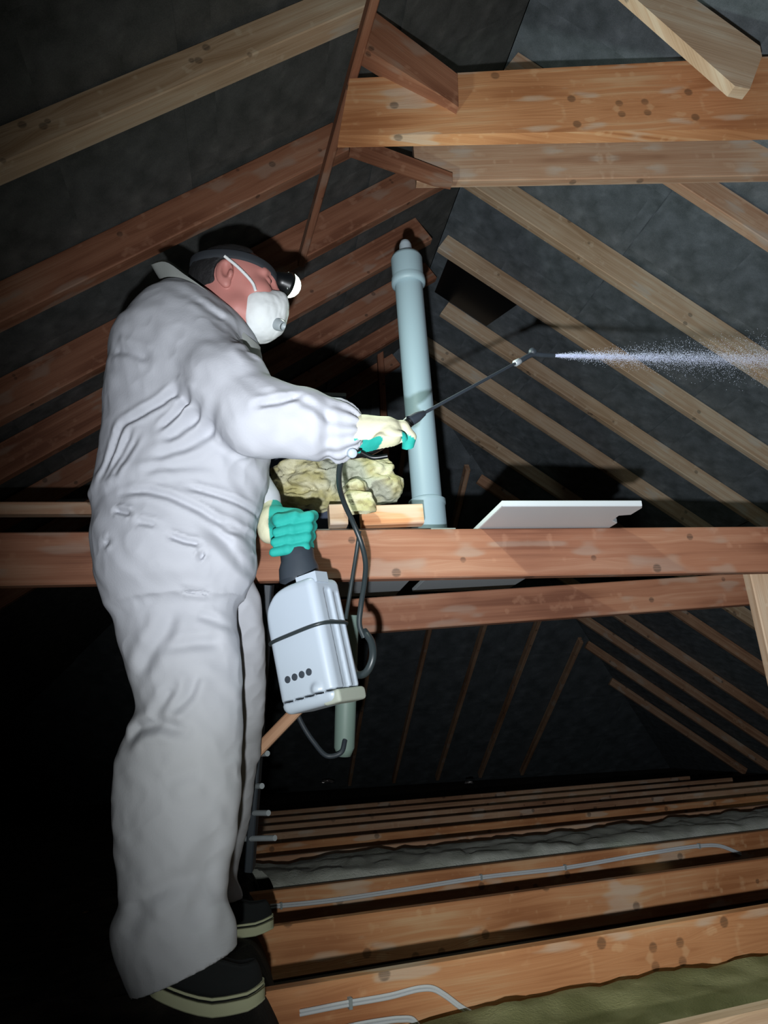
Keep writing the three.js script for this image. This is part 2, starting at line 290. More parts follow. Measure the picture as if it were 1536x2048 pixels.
// rafters of the left slope
const leftRafters = [
  [2.05, 0.36, 0.118, 0.085, WOOD.pale, 'topmost brown rafter at upper left, with a dark knot, ending at the thin brace'],
  [2.7, 0.34, 0.15, 0.065, WOOD.red, 'reddish left-hand rafter crossing just above the man\'s head, second from the top'],
  [3.29, 1.0, 0.175, 0.06, WOOD.red, 'third left-hand rafter, rising just behind the headlamp'],
  [3.82, 0.95, 0.17, 0.055, WOOD.red, 'fourth left-hand rafter, seen left of the man\'s back and right of the headlamp'],
  [4.45, 1.15, 0.14, 0.05, WOOD.red, 'dim left-hand rafter behind the white mask, fifth from the top'],
  [5.1, 1.15, 0.13, 0.05, WOOD.red, 'dim left-hand rafter just above the outstretched sleeve, sixth from the top'],
  [5.75, 1.15, 0.12, 0.05, WOOD.red, 'farthest left-hand rafter, nearly dark, reaching the ridge behind the pipe'],
];
for (const [w, u1, h, t, mat, label] of leftRafters) timber('rafter', label, 'rafter', uyw(-4.1, LEFT(-4.1), w), uyw(u1, LEFT(u1), w), h, t, mat);
// rafters of the right slope
const rightRafters = [
  [2.78, 0.14, 0.055, 'right-hand rafter at the right edge, starting under the collar beams'],
  [3.5, 0.165, 0.06, 'broadest pale right-hand rafter, with knots, starting below the lower collar\'s left end'],
  [4.18, 0.125, 0.05, 'greyish right-hand rafter whose top end lies at the ridge above the grey pipe'],
  [4.8, 0.115, 0.048, 'knotty right-hand rafter just behind the tip of the spray lance'],
  [5.35, 0.115, 0.048, 'right-hand rafter crossed by the lance halfway along its length'],
  [6.17, 0.115, 0.048, 'right-hand rafter running down behind the near end of the white board'],
  [6.9, 0.1, 0.048, 'short right-hand rafter mostly hidden by the white board and waist-high beam'],
  [7.8, 0.1, 0.048, 'dim right-hand rafter low at the right edge, uppermost below the waist-high beams'],
  [8.5, 0.1, 0.048, 'dim right-hand rafter under the far beam, second below the waist-high beams'],
  [9.2, 0.1, 0.048, 'dim right-hand rafter starting at the bend of the far hip'],
  [9.9, 0.1, 0.048, 'short dark rafter lowest at right, at the far hip'],
];
rightRafters.forEach(([w, h, t, label], i) => {
  const u0 = w === 4.8 ? 1.40 : w <= HIP_W0 ? RIDGE_U + 0.03 : (4.53 - HIP(w)) / 0.72 + 0.02;
  timber('rafter', label, 'rafter', uyw(u0, RIGHT(u0), w), uyw(uR1 - 0.15, RIGHT(uR1 - 0.15), w), h, t, i < 1 || w > 6.5 ? WOOD.brown : WOOD.pale);
});
// jack rafters of the far hip, rising toward the camera
[[1.35, 'leftmost'], [2.0, 'second'], [2.65, 'third'], [3.3, 'fourth'], [3.95, 'rightmost']].forEach(([u, which]) => {
  const wt = Math.max(9.2 + (1.58 - RIGHT(u)) / 0.6, HIP_W0) + 0.12;
  timber('hip_rafter', `faint rafter rising on the far dark hip slope, ${which} of five from the left`, 'rafter', uyw(u, HIP(wt) - 0.01, wt), uyw(u, HIP(wH1 - 0.3) - 0.01, wH1 - 0.3), 0.09, 0.045, WOOD.brown, { back: U, group: 'rafters of the far hip' });
});
// thin brace nailed under the left-hand rafters
{
  const under = (px, py) => { const v = ray(px, py), e = eye; const k = 0.665, c = 2.63; const t = (c + k * e.dot(U) - e.y) / (v.y - k * v.dot(U)); return e.clone().addScaledVector(v, t); };
  const [a, b] = stretch(under(716, 60), under(606, 470), 0.5, 0.15);
  timber('diagonal_brace', 'thin reddish batten running steeply down across the upper left rafters', 'brace', a, b, 0.06, 0.03, WOOD.red, { back: U });
}
// collar beams with the short struts that meet them from the left
const beamPx = (name, label, a, b, wa, wb, h, h2, t, mat, l, r) => { const [p, q] = stretch(onW(...a, wa), onW(...b, wb), l, r); return timber(name, label, 'beam', p, q, h, t, mat, { h2 }); };
{
  const far = (a, b) => stretch(a, b, 0, 0.9)[1], tl = onW(699, 157, 2.2), bl = onW(678, 272, 2.2);
  tag(mesh('collar_beam', cutGeo([tl, far(tl, onW(1536, 113, 2.02)), far(bl, onW(1536, 257, 2.02)), bl], 0.055), WOOD.amber), 'deep amber beam across the upper right, nearest and highest, with a bright underside edge', 'beam');
}
beamPx('collar_beam', 'brownish beam directly below the deep amber one at upper right', [826, 285], [1536, 262], 2.72, 2.52, 0.2, 0.25, 0.045, WOOD.brown, 0, 0.9);
const cut = (px, w) => px.map(q => onW(...q, w));
tag(mesh('strut', cutGeo(cut([[722, 2], [915, 148], [917, 214], [897, 200], [716, 88]], 2.12), 0.075), WOOD.red), 'short reddish strut with a bright cut end resting against the deep amber beam', 'strut');
tag(mesh('strut', cutGeo(cut([[700, 268], [905, 346], [905, 366], [872, 360], [700, 300]], 2.64), 0.04), WOOD.red), 'short dim strut below the amber beam, meeting the lower collar at its left end', 'strut');
tag(mesh('rafter', cutGeo(cut([[1150, -110], [1310, -60], [1520, 92], [1524, 112], [1500, 178], [1470, 172]], 1.88), 0.045), WOOD.pale), 'pale rafter end at the top right corner, sawn off before the amber beam', 'rafter');
// waist-high beams
const WB = 2.3;
timber('tie_beam', 'long waist-high beam behind the man, running from the left edge to the right edge', 'beam', ...stretch(onW(190, 1063, WB), onW(1500, 1053, WB), 1.6, 1.2), 0.155, 0.045, WOOD.red);
timber('tie_beam', 'farther beam just below the waist-high one, right of the white sprayer bottle', 'beam', ...stretch(onW(740, 1195, 3.0), onW(1460, 1148, 3.0), 0.35, 0.55), 0.135, 0.06, WOOD.red);
timber('purlin', 'narrow dim timber left of the man\'s waist, above the waist-high beam', 'beam', ...stretch(onW(0, 1003, 2.95), onW(190, 1003, 2.95), 0.9, 0.25), 0.048, 0.05, WOOD.brown);
timber('post', 'pale slanting strut at the right edge, standing down from the waist-high beam', 'post', onW(1490, 1100, 2.38), onW(1558, 1400, 2.44), 0.09, 0.045, WOOD.pale);
{ const a = onW(752, 650, 5.6), b = a.clone(); b.y = 1.42; timber('stud', 'thin dim upright behind the outstretched glove, left of the grey pipe', 'post', a, b, 0.05, 0.05, WOOD.red); }

// ───────────────────────── ceiling joists ─────────────────────────
const jp = (u, y, n) => V(0, y, 0).addScaledVector(JU, u).addScaledVector(JW, n);
const joists = [
  [1.36, 0.15, WOOD.pale, 'pale joist showing only in the bottom right corner, nearest the camera'],
  [2.0, 0.15, WOOD.amber, 'broad orange joist at the bottom with a short bent white cable on its face'],
  [2.64, 0.15, WOOD.amber, 'orange joist under the far shoe, second joist above the bottom edge'],
  [3.24, 0.14, WOOD.amber, 'joist with the long white cable along its face, below the grey quilt'],
  [4.15, 0.13, WOOD.brown, 'first narrow joist stripe behind the grey insulation quilt'],
  [4.66, 0.13, WOOD.amber, 'second narrow joist stripe behind the grey insulation quilt'],
  [5.2, 0.13, WOOD.brown, 'third narrow joist stripe behind the grey insulation quilt'],
  [5.68, 0.13, WOOD.brown, 'fourth narrow joist stripe behind the grey insulation quilt'],
  [6.22, 0.13, WOOD.brown, 'fifth narrow joist stripe behind the grey insulation quilt'],
  [6.8, 0.13, WOOD.brown, 'farthest dim joist stripe at the foot of the dark hip'],
];
for (const [n, h, mat, label] of joists) timber('ceiling_joist', label, 'joist', jp(-2.4, 0, n), jp(n > 4 ? 6 : 4.2, 0, n), h, 0.045, mat, { back: JW });
// quilted insulation laid between joists
function quilt(label, n0, n1, u0, u1, top, bottom, cols, rough) {
  const nu = Math.round((u1 - u0) / 0.03), nn = 14, pos = [], uv = [], idx = [];
  for (let i = 0; i <= nu; i++) for (let j = 0; j <= nn; j++) {
    const u = u0 + (u1 - u0) * i / nu, s = j / nn, n = n0 + (n1 - n0) * s, edge = Math.min(1, 6 * Math.min(s, 1 - s));
    pos.push(...jp(u, bottom + (top - bottom) * Math.sqrt(edge) + rough * fbm(u * 9, n * 14, 4, 4) * edge, n)); uv.push(u * 3, n * 3);
  }
  for (let i = 0; i < nu; i++) for (let j = 0; j < nn; j++) { const a = i * (nn + 1) + j, b = a + nn + 1; idx.push(a, b, b + 1, a, b + 1, a + 1); }
  let g = new THREE.BufferGeometry(); g.setAttribute('position', new THREE.Float32BufferAttribute(pos, 3)); g.setAttribute('uv', new THREE.Float32BufferAttribute(uv, 2)); g.setIndex(idx); g.computeVertexNormals();
  if (g.attributes.normal.getY(nn >> 1) < 0) { g.setIndex(idx.map((v, i) => idx[i - i % 3 + 2 - i % 3])); g.computeVertexNormals(); }
  const A = new THREE.Color(cols[0]), B = new THREE.Color(cols[1]);
  paint(g, (x, y, z) => A.clone().lerp(B, smooth(-0.3, 0.4, fbm(x * 12, y * 12, z * 12, 4))));
  return tag(mesh('insulation_quilt', g, M.quilt), label, 'insulation');
}
quilt('dusty grey insulation quilt lying behind the joist with the long white cable', 3.29, 4.0, 0.8, 4, 0.016, -0.15, [0xb4b8ae, 0xd6d9d2], 0.03);
quilt('olive insulation quilt between the two joists nearest the bottom edge', 1.42, 1.99, -0.2, 3, -0.085, -0.15, [0x77744a, 0x99946a], 0.025);

// dark loose fill that buries the joists on the left, round the man's shoes
{
  const edge = [[640, 2110], [612, 2040], [588, 1985], [562, 1900], [545, 1840], [530, 1760], [520, 1680], [516, 1600], [520, 1560]].map(([x, y]) => { const p = onY(x, y, 0); return [p.dot(JW), p.dot(JU)]; });
  const bound = n => { let i = 0; while (i < edge.length - 2 && n > edge[i + 1][0]) i++; const t = clamp((n - edge[i][0]) / (edge[i + 1][0] - edge[i][0]), 0, 1); return edge[i][1] + (edge[i + 1][1] - edge[i][1]) * t; };
  const nu = 110, nn = 240, n0 = 1.5, n1 = 7.2, pos = [], uv = [], idx = [];
  for (let j = 0; j <= nn; j++) for (let i = 0; i <= nu; i++) {
    const n = n0 + (n1 - n0) * (j / nn) ** 1.6, s = 1 - (1 - i / nu) ** 2, u = -2.5 + (bound(n) + 0.05 * fbm(n * 11, 3, 5, 3) + 2.5) * s, f = smooth(0, 0.09, bound(n) - u);
    pos.push(...jp(u, -0.15 + (0.160 - 0.05 * smooth(2.02, 1.9, n) + 0.022 * fbm(u * 14, n * 14, 2, 4)) * Math.sqrt(f), n)); uv.push(u * 3, n * 3);
  }
  for (let j = 0; j < nn; j++) for (let i = 0; i < nu; i++) { const a = j * (nu + 1) + i, b = a + nu + 1; idx.push(a, a + 1, b + 1, a, b + 1, b); }
  const g = new THREE.BufferGeometry(); g.setAttribute('position', new THREE.Float32BufferAttribute(pos, 3)); g.setAttribute('uv', new THREE.Float32BufferAttribute(uv, 2)); g.setIndex(idx); g.computeVertexNormals();
  if (g.attributes.normal.getY(500) < 0) { g.setIndex(idx.map((v, i) => idx[i - i % 3 + 2 - i % 3])); g.computeVertexNormals(); }
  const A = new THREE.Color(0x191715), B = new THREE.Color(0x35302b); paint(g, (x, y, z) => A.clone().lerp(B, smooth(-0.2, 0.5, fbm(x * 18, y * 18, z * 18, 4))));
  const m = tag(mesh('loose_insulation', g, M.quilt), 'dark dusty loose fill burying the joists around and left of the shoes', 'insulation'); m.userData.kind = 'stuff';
}
// white cables stapled to the joists
function cable(label, pts, n, r, clips) {
  const g = thing('electric_cable', label, 'cable', V(0, 0, 0));
  const P = pts.map(([x, y]) => onW(x, y, n - 0.008, JW)), t = tube(P, r, 90, 8);
  mesh('sheath', t, M.cable, g);
  mesh('sheath', t.clone().translate(0, r * 1.9, 0), M.cable, g);
  for (const [x, y] of clips) { const p = onW(x, y, n - 0.008, JW), b = new THREE.BoxGeometry(0.008, 0.024, 0.016); b.rotateY(JY); b.translate(p.x, p.y + r, p.z); mesh('cable_clip', b, M.greyPlastic, g); }
}
cable('long white twin cable clipped along the face of the third joist', [[540, 1816], [650, 1805], [800, 1783], [965, 1757], [1130, 1738], [1280, 1712], [1400, 1694], [1440, 1694], [1482, 1710]], 3.24, 0.0048, [[562, 1814], [962, 1757], [1130, 1737], [1398, 1694]]);
cable('white cable bent down over the face of the bottom joist', [[600, 2030], [690, 2012], [780, 1996], [840, 1981], [866, 1981], [890, 1994], [925, 2020], [968, 2044], [1000, 2062]], 2.0, 0.004, [[700, 2010]]);

cable('short length of white cable running off the bottom edge of the picture', [[640, 2076], [700, 2058], [765, 2046], [800, 2042], [826, 2044], [840, 2060]], 2.0, 0.004, []);

// ───────────────────────── things lying on the beams ─────────────────────────
{
  const y = 1.171, p = [[1005, 1012], [1288, 1012]].map(q => onY(...q, y)), u0 = p[0].dot(U), u1 = p[1].dot(U), w0 = p[0].dot(W);
  const s = new THREE.Shape(); s.moveTo(u0, w0); s.lineTo(u1 - 0.01, w0); s.lineTo(u1, w0 + 0.02); s.lineTo(u1, w0 + 0.09); s.lineTo(u1 - 0.035, w0 + 0.1); s.lineTo(u1 - 0.03, w0 + 0.16); s.lineTo(u1, w0 + 0.19); s.lineTo(u1, 3.4); s.lineTo(u0, 3.4); s.closePath();
  const g = new THREE.ExtrudeGeometry(s, { depth: 0.014, bevelEnabled: true, bevelSize: 0.002, bevelThickness: 0.002, bevelSegments: 1 }), m = new THREE.Matrix4().makeBasis(U, W, UP); g.applyMatrix4(m); g.translate(0, y, 0);
  fixWinding(g);
  tag(mesh('white_board', g, M.board), 'smooth white board laid across the two waist-high beams, overhanging the near one', 'board');
  const q = [[690, 1165], [815, 1165], [725, 1215]].map(v => onY(...v, y));
  const g2 = slab([uyw(q[0].dot(U) - 0.25, y, WB + 0.06), uyw(q[1].dot(U), y, WB + 0.06), uyw(q[1].dot(U), y, 3.5), uyw(q[0].dot(U) - 0.25, y, 3.5)], UP, 0.014);
  tag(mesh('white_board', g2, M.board), 'white board under the yellow insulation, seen below the beam beside the sprayer', 'board');
}
function fixWinding(g) {
  // mirrored frames turn triangles inside out: turn them back
  const m = new THREE.Matrix4().makeBasis(U, W, UP); if (m.determinant() > 0) return;
  const p = g.attributes.position, u = g.attributes.uv;
  for (const a of [p, u]) for (let i = 0; i < a.count; i += 3) for (let k = 0; k < a.itemSize; k++) { const t = a.array[(i + 1) * a.itemSize + k]; a.array[(i + 1) * a.itemSize + k] = a.array[(i + 2) * a.itemSize + k]; a.array[(i + 2) * a.itemSize + k] = t; }
  g.computeVertexNormals();
}
// off-cuts of timber on the beam
timber('timber_block', 'short orange timber off-cut on the beam, beside the foot of the grey pipe', 'wood block', onW(722, 1011, 2.33), onW(845, 1007, 2.33), 0.064, 0.05, WOOD.amber);
timber('timber_block', 'small upright pale end of timber on the beam, right of the teal glove', 'wood block', onW(658, 1008, 2.32), onW(694, 1007, 2.32), 0.066, 0.06, WOOD.pale);
// lump of yellow mineral wool
{
  const c = at(665, 968, 2.52), sx = size(c, 1), blobs = [[580, 965, 42], [620, 955, 40], [660, 958, 42], [700, 955, 44], [745, 958, 42], [775, 975, 32], [600, 985, 34], [690, 990, 32], [560, 985, 26], [640, 995, 30], [735, 990, 30]].map(([x, y, r]) => { const p = at(x, y, 2.52 + rr(-0.02, 0.05)), R = size(p, r); return ellipsoid(p, V(R, R * 0.95, R * 1.3)); });
  for (let i = 0; i < 70; i++) { const q = at(rr(556, 790), rr(926, 1000), 2.44 + rr(0, 0.1)); if (blobs.slice(0, 11).some(b => Math.abs(b(q.x, q.y, q.z)) < 0.03)) { const r = rr(0.012, 0.026); blobs.push(ellipsoid(q, V(r * rr(0.9, 1.6), r * rr(0.6, 0.9), r))); } }
  for (const [x, y, r] of [[698, 998, 15], [716, 1002, 16], [733, 1000, 14], [707, 1022, 14], [726, 1026, 15], [716, 1040, 9], [742, 1012, 9]]) { const q = at(x, y, 2.31), k = size(q, r); blobs.push(ellipsoid(q, V(k, k * 1.1, 0.018))); } blobs.push(ellipsoid(at(712, 985, 2.4), V(0.045, 0.03, 0.09)));
  const f = (x, y, z) => { let d = 9; for (const b of blobs) d = smin(d, b(x, y, z), 0.02); return d - 0.012 * fbm(x * 24, y * 42, z * 24, 3) - 0.005 * noise(x * 55, y * 95, z * 55); };
  const g = skinOf(f, c.clone().add(V(-0.3, -0.17, -0.2)), c.clone().add(V(0.3, 0.17, 0.32)), 0.006), A = new THREE.Color(0xb4ac7a), B = new THREE.Color(0xd6d1b0), G = new THREE.Color(0xb4b6a4);
  paint(g, (x, y, z) => A.clone().lerp(B, smooth(-0.35, 0.35, fbm(x * 20, y * 34, z * 20, 4))).lerp(G, smooth(0.05, 0.4, fbm(x * 7 + 5, y * 7, z * 7, 3))));
  tag(mesh('mineral_wool', g, M.wool), 'lump of torn yellow mineral wool lying on the beam under the outstretched arm', 'insulation');
}
// dark cistern behind the arm
{
  const a = onW(520, 786, 2.95), b = onW(692, 787, 2.95), wdt = b.clone().sub(a).length(), g = thing('water_tank', 'dark blue-grey water tank with a pale rim, half hidden behind the outstretched arm', 'tank', V(0, 0, 0));
  const yb = 1.19, yt = b.y; const ua = a.dot(U) - 0.1, ub = b.dot(U);
  mesh('tank_body', slab([uyw(ua, yt - 0.012, 2.95), uyw(ub - 0.004, yt - 0.012, 2.95), uyw(ub - 0.012, yb, 2.95), uyw(ua, yb, 2.95)], W, 0.4), M.tank, g);
  mesh('tank_rim', slab([uyw(ua - 0.005, yt - 0.014, 2.945), uyw(ub, yt - 0.014, 2.945), uyw(ub, yt, 2.945), uyw(ua - 0.005, yt, 2.945)], W, 0.415), M.greyPlastic, g);
}
// grey soil pipe
{
  const a = at(858, 1046, 2.66), b = at(812, 508, 2.66), r = 0.0535, L = b.clone().sub(a).length();
  const g = thing('vent_pipe', 'grey plastic soil pipe standing behind the waist-high beam, capped at its top', 'pipe', V(0, 0, 0));
  mesh('pipe_tube', lathe(a, b, [[0, 0], [r, 0], [r, 0.93], [0, 0.93]]), M.pipe, g);
  mesh('socket', lathe(a, b, [[r, -0.06], [r + 0.009, -0.055], [r + 0.009, 0.055], [r + 0.012, 0.06], [r + 0.012, 0.075], [r + 0.004, 0.08], [r, 0.082]]), M.pipe, g);
  mesh('pipe_cap', lathe(a, b, [[r, 0.87], [r + 0.011, 0.872], [r + 0.013, 0.885], [r + 0.011, 0.9], [r + 0.007, 0.905], [r + 0.008, 0.975], [r + 0.002, 0.99], [0.03, 1.0], [0, 1.0]]), M.pipe, g);
  mesh('cap_spigot', lathe(a, b, [[0.03, 0.998], [0.032, 1.005], [0.026, 1.01], [0.024, 1.035], [0.018, 1.05], [0.006, 1.058], [0, 1.058]]), M.white, g);
}
// dark plastic collar sheet under the felt where the pipe leaves the roof
{
  const q = (u, w) => uyw(u, RIGHT(u), w).addScaledVector(nR, -0.012);
  tag(mesh('pipe_flashing', slab([q(1.3, 4.24), q(1.78, 4.24), q(1.66, 4.78), q(1.3, 4.78)], nR, 0.008), M.black), 'dark roof flashing sheet behind the top of the grey pipe', 'flashing');
}

// ───────────────────────── ladder behind the leg ─────────────────────────
{
  const g = thing('ladder', 'grey metal ladder almost hidden behind the man\'s legs, rung ends showing', 'ladder', V(0, 0, 0));
  const a = at(488, 1745, 2.72), b = at(527, 1170, 2.5), d = b.clone().sub(a).normalize();
  const rail = (p, q) => { const m = timberGeo(p, q, 0.026, 0.06, V(0, 0, -1)); return m; };
  mesh('rail', rail(a, b), M.slate, g); mesh('rail', rail(a.clone().add(V(-0.3, 0, -0.14)), b.clone().add(V(-0.3, 0, -0.14))), M.slate, g);
  for (const [x0, y0, x1, y1] of [[503, 1700, 550, 1676], [500, 1636, 537, 1626], [497, 1577, 524, 1572], [506, 1512, 535, 1507]]) { const p = at(x0, y0, 2.70), q = at(x1, y1, 2.62), e = p.clone().sub(q).multiplyScalar(6).add(q); mesh('rung', rod(q, e.setY(p.y), 0.009, 0.009, 12), M.metal, g); }
}
// grey-green pipe and a pale strut under the sprayer
{
  const p = thing('waste_pipe', 'short grey-green pipe hanging in the dark below the sprayer bottle', 'pipe', V(0, 0, 0)), a = at(688, 1512, 2.62), b = at(697, 1230, 2.55);
  mesh('pipe_tube', lathe(a, b, [[0, 0], [0.022, 0], [0.033, 0.06], [0.034, 0.3], [0.034, 1], [0, 1]]), M.pipeGreen, p);
  const q = thing('drain_hose', 'thin pale hose looping down from beneath the sprayer to the grey-green pipe', 'hose', V(0, 0, 0));
  mesh('hose_wall', tube([at(585, 1395, 2.5), at(600, 1440, 2.52), at(628, 1485, 2.54), at(655, 1512, 2.56), at(682, 1505, 2.56), at(690, 1480, 2.58)], 0.008), M.slate, q);
  timber('batten', 'pale slanting batten end between the man\'s knee and the sprayer bottle', 'wood block', at(598, 1398, 2.44), at(500, 1500, 2.46), 0.035, 0.03, WOOD.brown, { back: V(0, 0, -1) });
}
// bits of foil on the far joists
[[655, 1562, 0.05, 'crumpled silvery foil on the far joists below the sprayer'], [937, 1563, 0.03, 'tiny bright scrap of foil on the far joists, right of centre'], [965, 1531, 0.05, 'dull scrap of foil at the foot of the far dark slope']].forEach(([x, y, r, label], i) => {
  const p = onY(x, y, 0.02), g = new THREE.IcosahedronGeometry(r, 3), a = g.attributes.position;
  for (let k = 0; k < a.count; k++) { const v = V().fromBufferAttribute(a, k), s = 1 + 0.7 * noise(v.x * 60 + i * 9, v.y * 60, v.z * 60); a.setXYZ(k, v.x * s * 1.6, Math.abs(v.y) * s * 0.6 - 0.02, v.z * s); }
  g.computeVertexNormals(); g.translate(p.x, p.y, p.z); tag(mesh('foil_scrap', g, M.foil), label, 'foil');
});

// ───────────────────────── the man ─────────────────────────
const man = thing('person', 'man in a white hooded coverall, dust mask, headlamp and gloves, spraying to the right', 'person', V(0, 0, 0));
const MD = 1.86;                                                            // how far ahead of the camera he stands
const row = (py, xl, xr, b, d = MD) => { const l = at(xl, py, d), r = at(xr, py, d); return [(l.x + r.x) / 2, (l.y + r.y) / 2, -d, (r.x - l.x) / 2, b]; };
const torsoRows = [[588, 336, 392, 0.08], [604, 310, 424, 0.115], [625, 282, 456, 0.15], [655, 252, 490, 0.175], [690, 229, 518, 0.195], [740, 222, 527, 0.195], [800, 214, 531, 0.185], [860, 209, 536, 0.18], [920, 201, 539, 0.18], [960, 195, 538, 0.18], [988, 187, 533, 0.182], [1006, 193, 527, 0.176], [1030, 197, 520, 0.18], [1060, 192, 514, 0.182], [1100, 190, 513, 0.182], [1135, 195, 516, 0.178], [1165, 204, 508, 0.165], [1200, 222, 490, 0.13]].map(r => row(...r));
const nearLegRows = [[1150, 203, 470, 0.1], [1200, 218, 474, 0.105], [1260, 236, 477, 0.105], [1330, 254, 480, 0.105], [1400, 273, 482, 0.103], [1440, 268, 484, 0.105], [1470, 252, 484, 0.108], [1510, 238, 482, 0.106], [1600, 230, 478, 0.1], [1690, 234, 470, 0.098], [1745, 243, 458, 0.096], [1800, 245, 456, 0.1], [1845, 228, 468, 0.105], [1900, 233, 474, 0.105], [1950, 250, 478, 0.1], [2000, 270, 480, 0.095]].map(r => row(r[0], r[1], r[2], r[3], MD));
const farLegRows = [[1150, 330, 500, 0.09, 2.04], [1200, 345, 519, 0.095, 2.07], [1270, 355, 528, 0.1, 2.12], [1350, 362, 531, 0.1, 2.2], [1420, 365, 529, 0.095, 2.26], [1490, 368, 521, 0.09, 2.34], [1570, 372, 510, 0.085, 2.42], [1640, 376, 501, 0.08, 2.48], [1700, 382, 484, 0.08, 2.54], [1760, 388, 474, 0.08, 2.58], [1800, 392, 486, 0.08, 2.6]].map(r => row(...r));
const torsoF = levels(torsoRows), nearLegF = levels(nearLegRows), farLegF = levels(farLegRows);
const SH = at(395, 705, 1.74), EL = at(520, 836, 1.66), WR = at(695, 862, 1.72);
const SH2 = at(400, 690, 2.03), EL2 = at(455, 900, 2.14), WR2 = at(540, 1022, 2.04);
const sleeve = chain([SH, at(455, 770, 1.68), EL, at(600, 846, 1.68), at(668, 860, 1.71)], [0.088, 0.088, 0.088, 0.078, 0.074], 0.03);
const cuff = ellipsoid(at(682, 862, 1.72), V(0.03, 0.076, 0.066));
const sleeve2 = chain([SH2, EL2, at(520, 1000, 2.06)], [0.085, 0.07, 0.055], 0.03), cuff2 = ellipsoid(at(533, 1010, 2.05), V(0.03, 0.04, 0.045));
const hemA = at(290, 1980, MD), hemB = at(480, 1893, MD), hemN = V(hemB.y - hemA.y, -(hemB.x - hemA.x), 0).normalize(); if (hemN.y > 0) hemN.negate();
// creases of the suit: polylines on its near side, depth and width in metres
const folds = [];
const fold = (amp, wid, d, ...pts) => folds.push({ amp, wid, p: pts.map(([x, y]) => at(x, y, d)) });
fold(0.008, 0.012, 1.7, [222, 690], [262, 706], [306, 727]); fold(0.012, 0.009, 1.7, [240, 848], [295, 828], [330, 810], [362, 789]);
fold(0.009, 0.008, 1.7, [325, 866], [355, 838], [386, 808]); fold(0.010, 0.012, 1.7, [330, 890], [370, 865], [412, 832]); fold(0.009, 0.013, 1.7, [305, 925], [370, 900], [440, 850]);
fold(0.009, 0.009, 1.72, [192, 965], [225, 905], [250, 850]); fold(0.009, 0.009, 1.72, [205, 965], [245, 915], [270, 872]); fold(0.008, 0.008, 1.72, [228, 960], [255, 925], [285, 880]);
fold(0.006, 0.010, 1.7, [300, 942], [370, 928], [420, 916]); fold(0.006, 0.010, 1.7, [280, 950], [350, 942], [430, 930]);
fold(0.009, 0.008, 1.7, [245, 986], [300, 986], [340, 996], [400, 1020], [450, 1048], [500, 1060]); fold(0.008, 0.007, 1.7, [375, 976], [430, 984], [500, 996]); fold(0.007, 0.007, 1.7, [430, 1028], [470, 1042], [518, 1048]);
fold(0.010, 0.006, 1.72, [236, 1025], [255, 1031], [272, 1036]); fold(0.007, 0.007, 1.7, [280, 1048], [318, 1056]); fold(0.010, 0.006, 1.7, [340, 1074], [372, 1084], [398, 1087]); fold(0.011, 0.005, 1.7, [403, 1103], [397, 1115]);
fold(0.010, 0.014, 1.7, [410, 1045], [440, 1075], [480, 1118], [500, 1128]); fold(0.010, 0.012, 1.72, [490, 1060], [482, 1085], [500, 1108], [514, 1110]); fold(0.007, 0.008, 1.72, [210, 1088], [222, 1084]);
fold(0.006, 0.006, 1.72, [360, 1177], [410, 1179]); fold(0.012, 0.018, 1.74, [342, 1215], [325, 1265], [290, 1310], [268, 1350]); fold(0.006, 0.009, 1.74, [385, 1226], [420, 1234], [448, 1248]); fold(0.007, 0.012, 1.74, [330, 1295], [380, 1285], [430, 1278]);
fold(0.010, 0.014, 1.75, [342, 1375], [325, 1410], [300, 1440]); fold(0.009, 0.012, 1.75, [390, 1345], [375, 1390], [330, 1440]); fold(0.014, 0.014, 1.75, [240, 1485], [270, 1458], [320, 1448], [370, 1462]); fold(0.008, 0.014, 1.75, [470, 1180], [458, 1230], [470, 1290]);
fold(0.006, 0.02, 1.76, [330, 1560], [400, 1540]); fold(0.008, 0.02, 1.76, [285, 1805], [330, 1775], [390, 1750]); fold(0.009, 0.02, 1.76, [250, 1880], [275, 1830], [270, 1800]); fold(0.006, 0.02, 1.76, [420, 1650], [400, 1760], [380, 1840]);
fold(0.010, 0.008, 1.6, [515, 822], [560, 808], [600, 792]); fold(0.006, 0.01, 1.6, [600, 800], [630, 812], [660, 830]); fold(0.007, 0.012, 1.62, [650, 800], [655, 860], [640, 905]); fold(0.008, 0.012, 1.62, [330, 760], [352, 775], [378, 798]);
fold(0.006, 0.012, 1.7, [395, 605], [420, 625], [450, 640]); fold(0.006, 0.012, 1.7, [520, 700], [500, 730], [522, 750]); 
for (const f of folds) { f.lo = f.p.reduce((a, p) => a.min(p), V(9, 9, 9)).addScalar(-f.wid * 4); f.hi = f.p.reduce((a, p) => a.max(p), V(-9, -9, -9)).addScalar(f.wid * 4); }
function crease(x, y, z) {
  let s = 0;
  for (const f of folds) {
    if (x < f.lo.x || x > f.hi.x || y < f.lo.y || y > f.hi.y) continue;
    let best = 9, tt = 0; const n = f.p.length - 1;
    for (let i = 0; i < n; i++) { const a = f.p[i], b = f.p[i + 1], dx = b.x - a.x, dy = b.y - a.y, t = clamp(((x - a.x) * dx + (y - a.y) * dy) / (dx * dx + dy * dy), 0, 1), d = hyp(x - a.x - dx * t, y - a.y - dy * t); if (d < best) { best = d; tt = (i + t) / n; } }
    const fade = Math.min(1, 5 * Math.min(tt, 1 - tt) + 0.25), q = best / f.wid; if (q < 4) s += f.amp * fade * (Math.exp(-q * q) - 0.45 * Math.exp(-(q - 1.9) * (q - 1.9)));
  }
  return s;
}
